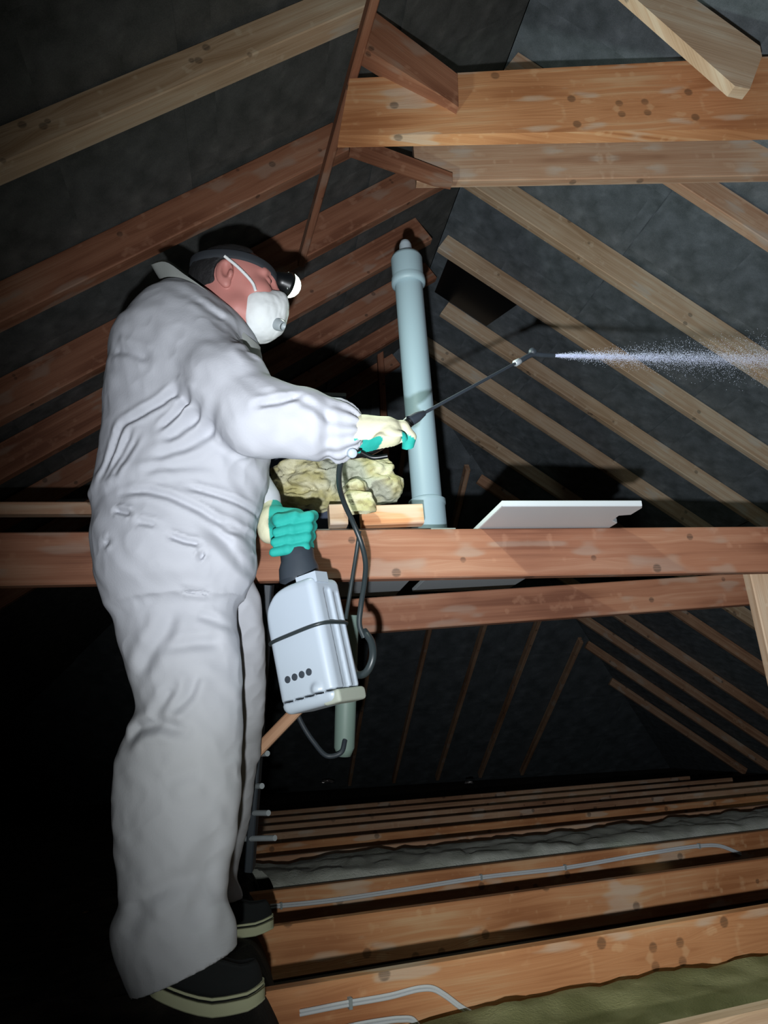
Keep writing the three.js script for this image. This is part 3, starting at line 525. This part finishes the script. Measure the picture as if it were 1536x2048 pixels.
const suitBase = (x, y, z) => {
  let d = torsoF(x, y, z); d = smin(d, smin(nearLegF(x, y, z), farLegF(x, y, z), 0.02), 0.05);
  d = smin(d, sleeve(x, y, z), 0.055); d = smin(d, cuff(x, y, z), 0.018); d = smin(d, smin(sleeve2(x, y, z), cuff2(x, y, z), 0.02), 0.04);
  return d;
};
const suitF = (x, y, z) => {
  let d = suitBase(x, y, z);
  if (Math.abs(d) < 0.035) {
    const near = smooth(-MD - 0.05, -MD + 0.03, z);
    d += crease(x, y, z) * near;
    d -= 0.008 * fbm(x * 7 + 3, y * 4.5, z * 6, 3) + 0.0035 * noise((x + y) * 26, (x - y) * 11, z * 16) + 0.0012 * (1 - 2 * Math.abs(noise(x * 30 + y * 8, y * 24 - x * 9, z * 28 + 7)));
    const cu = hyp((x - WR.x) * 1.2, y - WR.y, z - WR.z); if (cu < 0.14) d -= 0.0045 * Math.sin(Math.atan2(y - WR.y, z - WR.z) * 13) * smooth(0.14, 0.03, cu);
  }
  // trouser hem
  if (z > -2.05 && y < 0.4) d = Math.max(d, (x - hemA.x) * hemN.x + (y - hemA.y) * hemN.y);
  return d;
};
{
  const g = skinOf(suitF, V(-0.78, 0.02, -2.76), V(0.02, 1.80, -1.5), 0.0063, 1.25);
  const c = mesh('coverall', g, M.cloth, man); c.userData.label = 'white hooded coverall, creased, greyish below the knees';
}
// collar with the hood thrown back
{
  const n = 64, rows = 10, pos = [], uv = [], idx = [];
  const path = pts => { const c = new THREE.CatmullRomCurve3(pts.map(([x, y]) => V(x, y, 0)), false, 'centripetal'); return t => c.getPoint(t); };
  const rim = path([[302, 529], [334, 527], [372, 548], [414, 584], [455, 625], [492, 668], [521, 697]]), base = path([[338, 588], [352, 590], [384, 600], [420, 634], [458, 678], [494, 712], [522, 722]]);
  for (let j = 0; j <= rows; j++) for (let i = 0; i <= n; i++) {
    const s = j / rows, a = i / n * Math.PI * 2, t = 0.5 - 0.5 * Math.cos(a), q = base(t).lerp(rim(t), s);
    const half = 0.125 + 0.012 * Math.sin(Math.PI * s) - 0.05 * s * smooth(0.45, 0, t), d = MD - Math.sin(a) * half, far = Math.max(0, -Math.sin(a));
    const p = at(q.x, q.y - 6 * far + 3 * Math.sin(t * 15 + s * 3) * s, d);
    pos.push(...p); uv.push(a, s * 0.6);
  }
  for (let j = 0; j < rows; j++) for (let i = 0; i < n; i++) { const a = j * (n + 1) + i, b = a + n + 1; idx.push(a, a + 1, b + 1, a, b + 1, b); }
  const g = new THREE.BufferGeometry(); g.setAttribute('position', new THREE.Float32BufferAttribute(pos, 3)); g.setAttribute('uv', new THREE.Float32BufferAttribute(uv, 2)); g.setIndex(idx); g.computeVertexNormals();
  const m = mesh('collar', g, M.hood, man); m.userData.label = 'greyish turned-back hood and collar';
}
// head, neck and the body under the suit: one skin
const HEAD = at(474, 576, 1.87), HS = 1.1, hq = new THREE.Quaternion().setFromEuler(new THREE.Euler(0, THREE.MathUtils.degToRad(4), THREE.MathUtils.degToRad(-3), 'YZX'));
const hinv = hq.clone().invert(), headPoint = (x, y, z) => V(x, y, z).multiplyScalar(HS).applyQuaternion(hq).add(HEAD);
const headLocal = (() => {
  const parts = [
    [ellipsoid(V(-0.012, 0.022, 0), V(0.098, 0.078, 0.074)), 0.03], [ellipsoid(V(0.03, -0.035, 0), V(0.062, 0.085, 0.06)), 0.03],
    [capsule(V(0.012, -0.08, 0.042), V(0.068, -0.108, 0.012), 0.024, 0.02), 0.025], [capsule(V(0.012, -0.08, -0.042), V(0.068, -0.108, -0.012), 0.024, 0.02), 0.025],
    [ellipsoid(V(0.074, -0.107, 0), V(0.022, 0.02, 0.022)), 0.02], [capsule(V(0.082, 0.022, 0.014), V(0.07, 0.018, 0.046), 0.012, 0.01), 0.015], [capsule(V(0.082, 0.022, -0.014), V(0.07, 0.018, -0.046), 0.012, 0.01), 0.015],
    [capsule(V(0.09, 0.004, 0), V(0.113, -0.036, 0), 0.009, 0.013), 0.014], [ellipsoid(V(0.1, -0.041, 0.013), V(0.01, 0.008, 0.008)), 0.008], [ellipsoid(V(0.1, -0.041, -0.013), V(0.01, 0.008, 0.008)), 0.008],
    [ellipsoid(V(0.06, -0.03, 0.04), V(0.026, 0.022, 0.022)), 0.025], [ellipsoid(V(0.06, -0.03, -0.04), V(0.026, 0.022, 0.022)), 0.025],
    [capsule(V(0.086, -0.066, 0.014), V(0.086, -0.066, -0.014), 0.008, 0.008), 0.008], [capsule(V(0.085, -0.078, 0.012), V(0.085, -0.078, -0.012), 0.009, 0.009), 0.006],
    [capsule(V(-0.03, -0.05, 0), V(-0.06, -0.2, 0), 0.06, 0.066), 0.03],
  ];
  const ears = [1, -1].map(s => { const c = V(-0.020, -0.006, 0.077 * s), o = ellipsoid(c, V(0.021, 0.035, 0.012)), i = ellipsoid(c.clone().add(V(0.005, 0.003, 0.012 * s)), V(0.011, 0.022, 0.011)), lobe = ellipsoid(c.clone().add(V(0.006, -0.03, -0.002 * s)), V(0.01, 0.011, 0.008)), trag = ellipsoid(c.clone().add(V(0.016, -0.006, 0.006 * s)), V(0.006, 0.009, 0.006)); return (x, y, z) => smin(smin(smax(o(x, y, z), -i(x, y, z), 0.006), lobe(x, y, z), 0.008), trag(x, y, z), 0.005); });
  const sockets = [1, -1].map(s => ellipsoid(V(0.096, 0.0, 0.033 * s), V(0.02, 0.014, 0.018))), lids = [1, -1].map(s => ellipsoid(V(0.074, 0.0, 0.033 * s), V(0.0135, 0.0115, 0.0155)));
  return (x, y, z) => {
    let d = 9; for (const [f, k] of parts) d = smin(d, f(x, y, z), k);
    for (const f of sockets) d = smax(d, -f(x, y, z), 0.012);
    for (const f of lids) d = smin(d, f(x, y, z), 0.004);
    for (const f of ears) d = smin(d, f(x, y, z), 0.006);
    return d;
  };
})();
const tmp = V(), toHead = (x, y, z) => tmp.set(x, y, z).sub(HEAD).applyQuaternion(hinv).divideScalar(HS);
const headF = (x, y, z) => { const p = toHead(x, y, z); return headLocal(p.x, p.y, p.z) * HS; };
{
  const g1 = skinOf(headF, HEAD.clone().add(V(-0.2, -0.24, -0.17)), HEAD.clone().add(V(0.2, 0.18, 0.17)), 0.0033, 1.6);
  const neck = headPoint(-0.06, -0.19, 0), chest = at(380, 760, MD), pelvis = at(355, 1100, MD), knee = at(375, 1460, MD), ank = at(360, 1920, MD), knee2 = at(450, 1420, 2.27), ank2 = at(440, 1790, 2.6);
  const bones = [[neck, at(415, 660, MD), 0.066, 0.07], [at(400, 690, 1.78), at(400, 690, 1.94), 0.07, 0.07], [at(405, 680, MD), chest, 0.11, 0.12], [chest, pelvis, 0.12, 0.12], [SH, EL, 0.05, 0.042], [EL, WR, 0.042, 0.028], [SH2, EL2, 0.05, 0.042], [EL2, WR2, 0.042, 0.028], [pelvis, knee, 0.07, 0.055], [knee, ank, 0.055, 0.035], [at(400, 1120, 2.0), knee2, 0.07, 0.055], [knee2, ank2, 0.055, 0.035]].map(b => capsule(...b));
  const bodyF = (x, y, z) => { let d = 9; for (const b of bones) d = smin(d, b(x, y, z), 0.03); return d; };
  const g2 = skinOf(bodyF, V(-0.72, 0.1, -2.7), V(0.0, 1.72, -1.55), 0.014, 1.5);
  mesh('body', mergeGeometries([g1, g2]), M.skin, man);
  // hair: a close crop over the back and top of the skull
  const skull = ellipsoid(V(-0.014, 0.023, 0), V(0.106, 0.085, 0.081));
  const hairF = (x, y, z) => { const p = toHead(x, y, z); let d = skull(p.x, p.y, p.z); const line = Math.max(-0.075 + 0.115 * smooth(-0.05, 0.0, p.x) - p.y, p.x - 0.04 + 0.4 * Math.max(0, 0.08 - p.y)); const earGap = 0.026 - hyp(p.x + 0.020, (p.y + 0.004) * 0.75); d = smax(d, line, 0.012); d = smax(d, Math.abs(p.z) > 0.05 ? earGap : -1, 0.006); return (d - 0.0025 * fbm(p.x * 70, p.y * 70, p.z * 70, 3)) * HS; };
  mesh('hair', skinOf(hairF, HEAD.clone().add(V(-0.2, -0.14, -0.16)), HEAD.clone().add(V(0.2, 0.19, 0.16)), 0.004, 2), M.hair, man);
  for (const s of [1, -1]) { const p = headPoint(0.0745, 0, 0.033 * s), e = new THREE.SphereGeometry(0.0115 * HS, 20, 14); e.translate(p.x, p.y, p.z); mesh('eye', e, M.eye, man); const i = new THREE.SphereGeometry(0.0058 * HS, 14, 10), q = headPoint(0.0825, 0, 0.034 * s); i.translate(q.x, q.y, q.z); mesh('iris', i, M.hair, man); }
  // dust mask: a soft cup over nose, mouth and chin with an exhale valve and elastic
  const cup = ellipsoid(V(0.060, -0.078, 0), V(0.066, 0.065, 0.067)), beak = ellipsoid(V(0.108, -0.04, 0), V(0.022, 0.03, 0.026));
  const maskF = (x, y, z) => { const p = toHead(x, y, z); let d = smin(cup(p.x, p.y, p.z), beak(p.x, p.y, p.z), 0.03); d = smax(d, 0.02 - p.x - 0.25 * (p.y + 0.07), 0.008); d = smax(d, p.y + 0.012 - 0.42 * (p.x - 0.1) - 0.0, 0.01); return (d - 0.005 * fbm(p.x * 30, p.y * 22, p.z * 30, 3)) * HS; };
  const mk = mesh('dust_mask', skinOf(maskF, HEAD.clone().add(V(-0.06, -0.2, -0.12)), HEAD.clone().add(V(0.22, 0.05, 0.12)), 0.0036, 1.8), M.mask, man); mk.userData.label = 'white cup-shaped dust mask';
  const va = headPoint(0.100, -0.108, 0.024), vb = headPoint(0.121, -0.122, 0.034); mesh('valve', lathe(va, vb, [[0.016, 0], [0.017, 0.4], [0.014, 0.9], [0.009, 1], [0.009, 0.7], [0, 0.7]]), M.greyPlastic, mk);
  for (const s of [1, -1]) { const pts = [headPoint(-0.02, 0.03, 0.088 * s), headPoint(0.015, 0.002, 0.083 * s), headPoint(0.048, -0.032, 0.074 * s), headPoint(0.055, -0.05, 0.072 * s)]; mesh('strap', tube(pts, 0.0042, 24, 8).translate(0, 0, 0), M.mask, mk); }
  // headlamp: elastic band, dark housing and a bright domed lens
  const bandPts = []; for (let i = 0; i < 40; i++) { const a = i / 40 * Math.PI * 2; bandPts.push(headPoint(-0.010 + 0.1065 * Math.cos(a), 0.042 - 0.014 * Math.cos(a), 0.0808 * Math.sin(a))); }
  const curve = new THREE.CatmullRomCurve3(bandPts, true), bg = new THREE.TubeGeometry(curve, 120, 0.0032, 6, true), bpos = bg.attributes.position;
  { const upH = V(0, 1, 0).applyQuaternion(hq); for (let i = 0; i < bpos.count; i++) { const p = V().fromBufferAttribute(bpos, i), c = curve.getPoint(Math.floor(i / 7) / 120), d = p.clone().sub(c).dot(upH); p.addScaledVector(upH, d * 3.4); bpos.setXYZ(i, p.x, p.y, p.z); } bg.computeVertexNormals(); }
  const lamp = mesh('headlamp', bg, M.band, man); lamp.userData.label = 'dark elastic headlamp with a bright domed lens';
  const la = headPoint(0.09, 0.03, 0.0), dir = V(1, -0.03, 0.0).applyQuaternion(hq).normalize(), lb = at(577, 570, -la.z + 0.03);
  mesh('housing', lathe(la, lb, [[0, 0], [0.02, 0.0], [0.026, 0.4], [0.034, 0.8], [0.036, 1.0], [0, 1.0]]), M.black, lamp);
  const dome = lathe(lb, lb.clone().addScaledVector(dir, 0.035), [[0.035, 0], [0.034, 0.2], [0.030, 0.5], [0.021, 0.8], [0.010, 0.96], [0, 1.0]]); mesh('lens', dome, M.lens, lamp);
  const L = lb.clone().addScaledVector(dir, 0.045);
  spot(L, L.clone().add(V(0.42, -0.72, 0.02)), 0xecfff0, 1.5, 60, 0.9, 0.02);
  spot(L, L.clone().add(dir), 0xecfff0, 2.4, 86, 0.4, 0.02);
}
// gloves: cream knit backs, teal dipped palms and fingertips
const CREAM = new THREE.Color(0xd6d3b4), TEAL = new THREE.Color(0x1fa497);
function glove(name, palm, fingers, thumb, cuffEnd, teal, lo, hi, label) {
  const fs = [...fingers, thumb].map(([pts, rs]) => chain(pts, rs, 0.006)), pf = palm.map(b => capsule(...b));
  const f = (x, y, z) => { let d = 9; for (const b of pf) d = smin(d, b(x, y, z), 0.022); for (const c of fs) d = smin(d, c(x, y, z), 0.006); if (cuffEnd) d = smin(d, cuffEnd(x, y, z), 0.02); return d - 0.0016 * fbm(x * 40, y * 40, z * 40, 3); };
  const g = skinOf(f, lo, hi, 0.0032, 1.5);
  paint(g, (x, y, z, a, b, c) => teal(x, y, z, a, b, c) ? TEAL : CREAM);
  const m = mesh(name, g, M.glove, man); m.userData.label = label; return m;
}
{
  const p = (x, y, d) => at(x, y + 11 + 0.06 * (x - 760), d), K = 1.7;
  const palm = [[p(700, 862, K + 0.02), p(775, 858, K), 0.042, 0.032], [p(735, 848, K), p(772, 848, K), 0.028, 0.03], [p(718, 884, K + 0.02), p(755, 880, K), 0.032, 0.026]];
  const fingers = [
    [[p(780, 842, K), p(805, 842, K + 0.01), p(819, 860, K + 0.022), p(814, 887, K + 0.04)], [0.0175, 0.0165, 0.0155, 0.0135]],
    [[p(776, 856, K - 0.024), p(799, 863, K - 0.02), p(806, 885, K + 0.002), p(794, 902, K + 0.035)], [0.0175, 0.0165, 0.015, 0.0135]],
    [[p(762, 869, K - 0.03), p(785, 879, K - 0.026), p(790, 900, K + 0.0), p(776, 911, K + 0.035)], [0.017, 0.0155, 0.014, 0.0125]],
    [[p(748, 881, K - 0.03), p(769, 893, K - 0.026), p(771, 909, K + 0.0), p(757, 914, K + 0.03)], [0.0155, 0.0145, 0.013, 0.012]]];
  const thumb = [[p(730, 845, K + 0.035), p(765, 838, K + 0.065), p(800, 838, K + 0.06)], [0.018, 0.015, 0.0125]];
  const tip = p(815, 872, K + 0.03), heel = p(728, 894, K + 0.01);
  const cuffEnd = capsule(p(685, 862, K + 0.02), p(715, 864, K + 0.015), 0.046, 0.044);
  const g = glove('glove', palm, fingers, thumb, cuffEnd, (x, y, z, a, b, c) => (y < heel.y + 0.016 - 0.1 * (x - heel.x) + 0.008 * fbm(x * 50, y * 50, z * 50, 2) && x < heel.x + 0.034 + 0.01 * fbm(y * 60, x * 60, 3, 2) && b < 0.25) || (x > tip.x - 0.014 && y < tip.y + 0.012 + 0.5 * (tip.x - x) ) || (z < -K - 0.04), p(690, 790, K).add(V(-0.05, -0.12, -0.14)), p(840, 800, K).add(V(0.03, 0.05, 0.09)), 'cream knit glove with teal coating, gripping the lance handle');
}
{
  const K = 1.93, p = (x, y, d) => at(x, y, d);
  const palm = [[p(545, 1040, K + 0.05), p(590, 1040, K + 0.06), 0.034, 0.032], [p(540, 1065, K + 0.05), p(590, 1070, K + 0.06), 0.03, 0.03]];
  const fingers = [0, 1, 2, 3].map(i => { const y = 1036 + i * 20, o = i * -3; return [[p(595 + o, y, K + 0.05), p(626 + o, y - 4, K + 0.02), p(618 + o, y - 2, K - 0.022), p(585 + o, y + 3, K - 0.034), p(556 + o, y + 9, K - 0.03)], [0.0145, 0.014, 0.0135, 0.013, 0.0115]]; });
  const thumb = [[p(548, 1046, K + 0.02), p(556, 1040, K - 0.02), p(590, 1032, K - 0.036)], [0.017, 0.0145, 0.0125]];
  glove('glove', palm, fingers, thumb, capsule(WR2, p(545, 1045, K + 0.05), 0.036, 0.034), (x, y, z) => x > p(536, 1050, K).x, p(500, 1120, K).add(V(-0.03, -0.02, -0.16)), p(650, 1000, K).add(V(0.03, 0.05, 0.1)), 'teal-coated glove closed round the neck of the sprayer');
}
// shoes: dark slip-ons on thick pale soles
function shoe(heel, toe, hgt, lift, label) {
  const d = toe.clone().sub(heel), L = d.length(), f = d.clone().setY(0).normalize(), s = V(f.z, 0, -f.x);
  const outline = t => { const w = 0.036 + 0.016 * Math.sin(Math.PI * clamp((t - 0.1) / 0.9, 0, 1)) - 0.004 * Math.sin(Math.PI * clamp(t / 0.5, 0, 1)); return w * Math.sqrt(clamp(1 - ((t - 0.5) / 0.5) ** 6, 0, 1)); };
  const bend = t => lift * Math.pow(clamp(1 - t / 0.55, 0, 1), 1.5) + 0.01 * smooth(0.8, 1, t);
  const build = (y0, y1, grow, top) => {
    const n = 40, m = 28, pos = [], idx = [], uv = [];
    for (let j = 0; j <= 6; j++) for (let i = 0; i <= m; i++) { const a = i / m * Math.PI * 2, t = 0.5 - 0.5 * Math.cos(a), side = Math.sin(a) >= 0 ? 1 : -1, v = j / 6, sh = top ? 1 - v * v * top : 1; const w = Math.max(outline(clamp(0.5 + (t - 0.5) * 0.999, 0, 1)), 0) + grow; const tt = 0.5 + (t - 0.5) * (top ? 1 - 0.12 * v * v : 1) * (1 + grow * 2 / L), y = bend(t) + y0 + (y1 - y0) * v * (top ? (0.55 + 0.45 * smooth(1.0, 0.35, t)) : 1); const p = heel.clone().setY(0).addScaledVector(f, tt * L).addScaledVector(s, side * w * sh * Math.sqrt(Math.abs(Math.sin(a)) > 1e-6 ? 1 : 0)); p.y = y + heel.y; pos.push(...p); uv.push(a, v); }
    for (let j = 0; j < 6; j++) for (let i = 0; i < m; i++) { const a = j * (m + 1) + i, b = a + m + 1; idx.push(a, a + 1, b + 1, a, b + 1, b); }
    const ring = (j, fl) => { const k = pos.length / 3; let c = V(); for (let i = 0; i < m; i++) c.add(V(...pos.slice((j * (m + 1) + i) * 3, (j * (m + 1) + i) * 3 + 3))); c.divideScalar(m); for (let i = 0; i < m / 2; i++) { const a = j * (m + 1) + i, b = a + 1, c2 = j * (m + 1) + m - i, d2 = c2 - 1; if (fl) idx.push(a, b, d2, a, d2, c2); else idx.push(a, d2, b, a, c2, d2); } };
    ring(0, true); ring(6, false);
    const g = new THREE.BufferGeometry(); g.setAttribute('position', new THREE.Float32BufferAttribute(pos, 3)); g.setAttribute('uv', new THREE.Float32BufferAttribute(uv, 2)); g.setIndex(idx); g.computeVertexNormals(); return g;
  };
  const sm = mesh('shoe', build(0.034, hgt, -0.002, 0.55), M.shoe, man); sm.userData.label = label;
  M.shoe.side = M.sole.side = THREE.DoubleSide;
  mesh('sole', build(0.0, 0.027, 0.003, 0), M.sole, sm); mesh('foxing_line', build(0.027, 0.031, 0.0, 0), M.shoe, sm); mesh('welt', build(0.031, 0.037, 0.002, 0), M.sole, sm);
}
{ const t = onY(527, 2004, 0.002), h = onY(300, 2042, 0.002); shoe(h, t, 0.115, 0.05, 'near dark slip-on shoe with a thick pale sole'); }
{ const t = onY(546, 1862, 0.002), h = t.clone().add(V(-0.29, 0, 0.06)); shoe(h, t, 0.115, 0.0, 'far dark slip-on shoe with a thick pale sole'); }

// ───────────────────────── sprayer, hose and lance ─────────────────────────
{
  const g = thing('pump_sprayer', 'white plastic sprayer bottle with a dark neck, held in the far teal glove', 'sprayer', V(0, 0, 0));
  const D = 1.92, c = at(622, 1290, D), top = at(594, 1150, D), bot = at(645, 1405, D), yAx = top.clone().sub(bot).normalize();
  const yaw = THREE.MathUtils.degToRad(-30), xAx = V(Math.cos(yaw), 0, -Math.sin(yaw)); xAx.addScaledVector(yAx, -xAx.dot(yAx)).normalize(); const zAx = xAx.clone().cross(yAx).normalize();
  const basis = new THREE.Matrix4().makeBasis(xAx, yAx, zAx).setPosition(c), inv = basis.clone().invert();
  const hx = 0.082, hz = 0.062, hy = 0.152;
  const box = (x, y, z, bx, by, bz, r) => { const qx = Math.abs(x) - bx + r, qy = Math.abs(y) - by + r, qz = Math.abs(z) - bz + r; return hyp(Math.max(qx, 0), Math.max(qy, 0), Math.max(qz, 0)) + Math.min(Math.max(qx, qy, qz), 0) - r; };
  const local = f => (x, y, z) => { const p = V(x, y, z).applyMatrix4(inv); return f(p.x, p.y, p.z); };
  const bottle = local((x, y, z) => {
    let d = box(x, y, z, hx, hy, hz, 0.022);
    d = smax(d, hyp(Math.max(0, -x - hx + 0.1), Math.max(0, y - hy + 0.1)) - 0.1, 0.01);                       // big rounded shoulder on the left
    d = smax(d, -(box(x - hx - 0.004, y + 0.01, z - 0.005, 0.011, hy * 0.86, 0.012, 0.006)), 0.006);                // grooves down the side face
    d = smax(d, -(box(x - hx - 0.004, y + 0.01, z + 0.03, 0.008, hy * 0.8, 0.008, 0.004)), 0.006);
    d = smin(d, hyp(x - 0.035, y + 0.112, (z - hz) * 1.3) - 0.012, 0.012);                                   // raised boss
    return smax(d, -(box(x, y + hy - 0.03, z, hx + 0.01, 0.002, hz + 0.01, 0.001)), 0.003);
  });
  const R = 0.25; mesh('bottle', skinOf(bottle, c.clone().addScalar(-R), c.clone().addScalar(R), 0.0045, 1.4), M.white, g);
  const w = (x, y, z) => V(x, y, z).applyMatrix4(basis);
  mesh('base_trim', skinOf(local((x, y, z) => box(x - hx + 0.02, y + hy - 0.014, z + 0.005, 0.026, 0.016, hz - 0.002, 0.008)), c.clone().addScalar(-R), c.clone().addScalar(R), 0.005, 1.4), M.cream, g);
  for (let i = 0; i < 4; i++) mesh('dot_mark', lathe(w(-0.042 + i * 0.0215, -0.072 + i * 0.001, hz - 0.002), w(-0.042 + i * 0.0215, -0.072 + i * 0.001, hz + 0.0015), [[0.0085, 0], [0.0085, 0.8], [0.0075, 1], [0, 1]], 20), M.slate, g);
  const lug = w(0.055, hy - 0.004, 0.02); { const b = new THREE.BoxGeometry(0.06, 0.026, 0.05); b.applyMatrix4(basis.clone().setPosition(lug)); mesh('filler_lug', b, M.white, g); }
  mesh('neck', lathe(at(600, 1160, D + 0.01), at(590, 1065, D + 0.01), [[0.052, 0], [0.05, 0.25], [0.043, 0.4], [0.043, 0.6], [0.03, 0.7], [0.026, 1], [0, 1]], 36), M.slate, g);
  // hose wrapped round the bottle, coiled at its side and up to the lance
  const wrap = []; for (let i = 0; i <= 44; i++) { const a = i / 44 * Math.PI * 2, cx = Math.sign(Math.cos(a)) * Math.pow(Math.abs(Math.cos(a)), 0.45) * (hx + 0.006), cz = Math.sign(Math.sin(a)) * Math.pow(Math.abs(Math.sin(a)), 0.45) * (hz + 0.006); wrap.push(w(cx, 0.028 + cx * 0.06, cz)); }
  mesh('hose_wrap', tube(wrap, 0.0045, 160, 8), M.hose, g);
  mesh('hose_coil', tube([at(728, 1262, D + 0.02), at(743, 1285, D), at(745, 1318, D - 0.01), at(732, 1345, D), at(712, 1348, D + 0.03), at(700, 1320, D + 0.05)], 0.0095, 60, 12), M.hose, g);
  const H = [[694, 905, 1.72], [682, 925, 1.74], [678, 965, 1.8], [688, 1005, 1.88], [706, 1045, 1.93], [722, 1085, 1.95], [731, 1125, 1.95], [729, 1165, 1.94], [722, 1210, 1.93], [719, 1250, 1.93], [728, 1275, 1.93]].map(q => at(...q));
  mesh('hose', tube(H, 0.0068, 120, 10), M.hose, g);
  mesh('return_hose', tube([[719, 1062, 1.96], [712, 1110, 1.97], [704, 1160, 1.97], [696, 1210, 1.97], [690, 1248, 1.96]].map(q => at(...q)), 0.0052, 60, 10), M.hose, g);
}
{
  const K = 1.72, g = thing('spray_lance', 'thin dark spray lance held out to the right, its angled nozzle spraying', 'lance', V(0, 0, 0));
  const p0 = at(820, 842, K + 0.02), p1 = at(848, 826, K + 0.04), p2 = at(1030, 727, K + 0.22), p3 = at(1066, 709, K + 0.25), p4 = at(1108, 711, K + 0.28);
  mesh('handle', tube([at(700, 908, K + 0.05), at(740, 900, K + 0.055), at(785, 872, K + 0.05), p0], 0.0135, 30, 14), M.black, g);
  mesh('trigger', tube([at(722, 905, K + 0.02), at(745, 915, K + 0.02), at(775, 912, K + 0.02)], 0.006, 20, 8), M.black, g);
  mesh('handle_cap', lathe(at(701, 905, K - 0.01), at(706, 907, K - 0.03), [[0.012, 0], [0.012, 0.8], [0.009, 1], [0, 1]], 20), M.white, g);
  mesh('collar', lathe(p0, p1, [[0.0135, 0], [0.0125, 0.5], [0.007, 1], [0, 1]], 20), M.slate, g);
  mesh('tube', rod(p1, p2, 0.0042, 0.0042, 12), M.slate, g);
  const q = p2.clone().lerp(p3, 0.25); mesh('valve', lathe(p2, q, [[0, 0], [0.009, 0], [0.009, 1], [0, 1]], 16), M.metal, g);
  mesh('nozzle', tube([q, p3, p3.clone().lerp(p4, 0.5), p4], 0.0072, 30, 10), M.slate, g);
  mesh('nozzle_knob', new THREE.SphereGeometry(0.012, 16, 12).translate(p3.x, p3.y + 0.008, p3.z), M.slate, g);
  // fine droplets thrown from the nozzle
  const end = at(1640, 722, K + 0.42), ax = end.clone().sub(p4), L = ax.length(); ax.normalize(); const s1 = UP.clone().addScaledVector(ax, -UP.dot(ax)).normalize(), s2 = ax.clone().cross(s1);
  const N = 26000, im = new THREE.InstancedMesh(new THREE.OctahedronGeometry(1, 0), M.mist, N), m4 = new THREE.Matrix4();
  const gauss = () => (rnd() + rnd() + rnd() + rnd() - 2) * 1.0;
  for (let i = 0; i < N; i++) { const t = Math.pow(rnd(), 1.25), d = t * L, w = 0.0026 + (i % 3 ? 0.022 : 0.075) * Math.pow(t, 0.9), p = p4.clone().addScaledVector(ax, 0.004 + d).addScaledVector(s1, gauss() * w).addScaledVector(s2, gauss() * w), r = rr(0.00035, 0.0008); m4.makeScale(r, r, r).setPosition(p); im.setMatrixAt(i, m4); }
  im.name = 'spray_mist'; im.castShadow = false; im.receiveShadow = true; im.userData = { kind: 'stuff', label: 'fine bluish spray of droplets fanning right from the lance nozzle', category: 'spray' }; scene.add(im);
}
// the torch that lights the scene, lying just below the camera
{
  const g = thing('hand_torch', 'black hand torch just below the camera, aimed at the man and rafters', 'torch', V(0, 0, 0)), d = TORCH_AIM.clone().sub(TORCH).normalize(), f = TORCH.clone().addScaledVector(d, -0.012), b = f.clone().addScaledVector(d, -0.14);
  mesh('torch_body', lathe(b, f, [[0, 0], [0.016, 0], [0.016, 0.65], [0.024, 0.8], [0.024, 0.99], [0.0, 0.99]], 28), M.black, g);
  mesh('torch_lens', lathe(f, f.clone().addScaledVector(d, 0.004), [[0.02, 0], [0.02, 0.8], [0, 1]], 24), M.lens, g);
}

renderer.render(scene, camera);
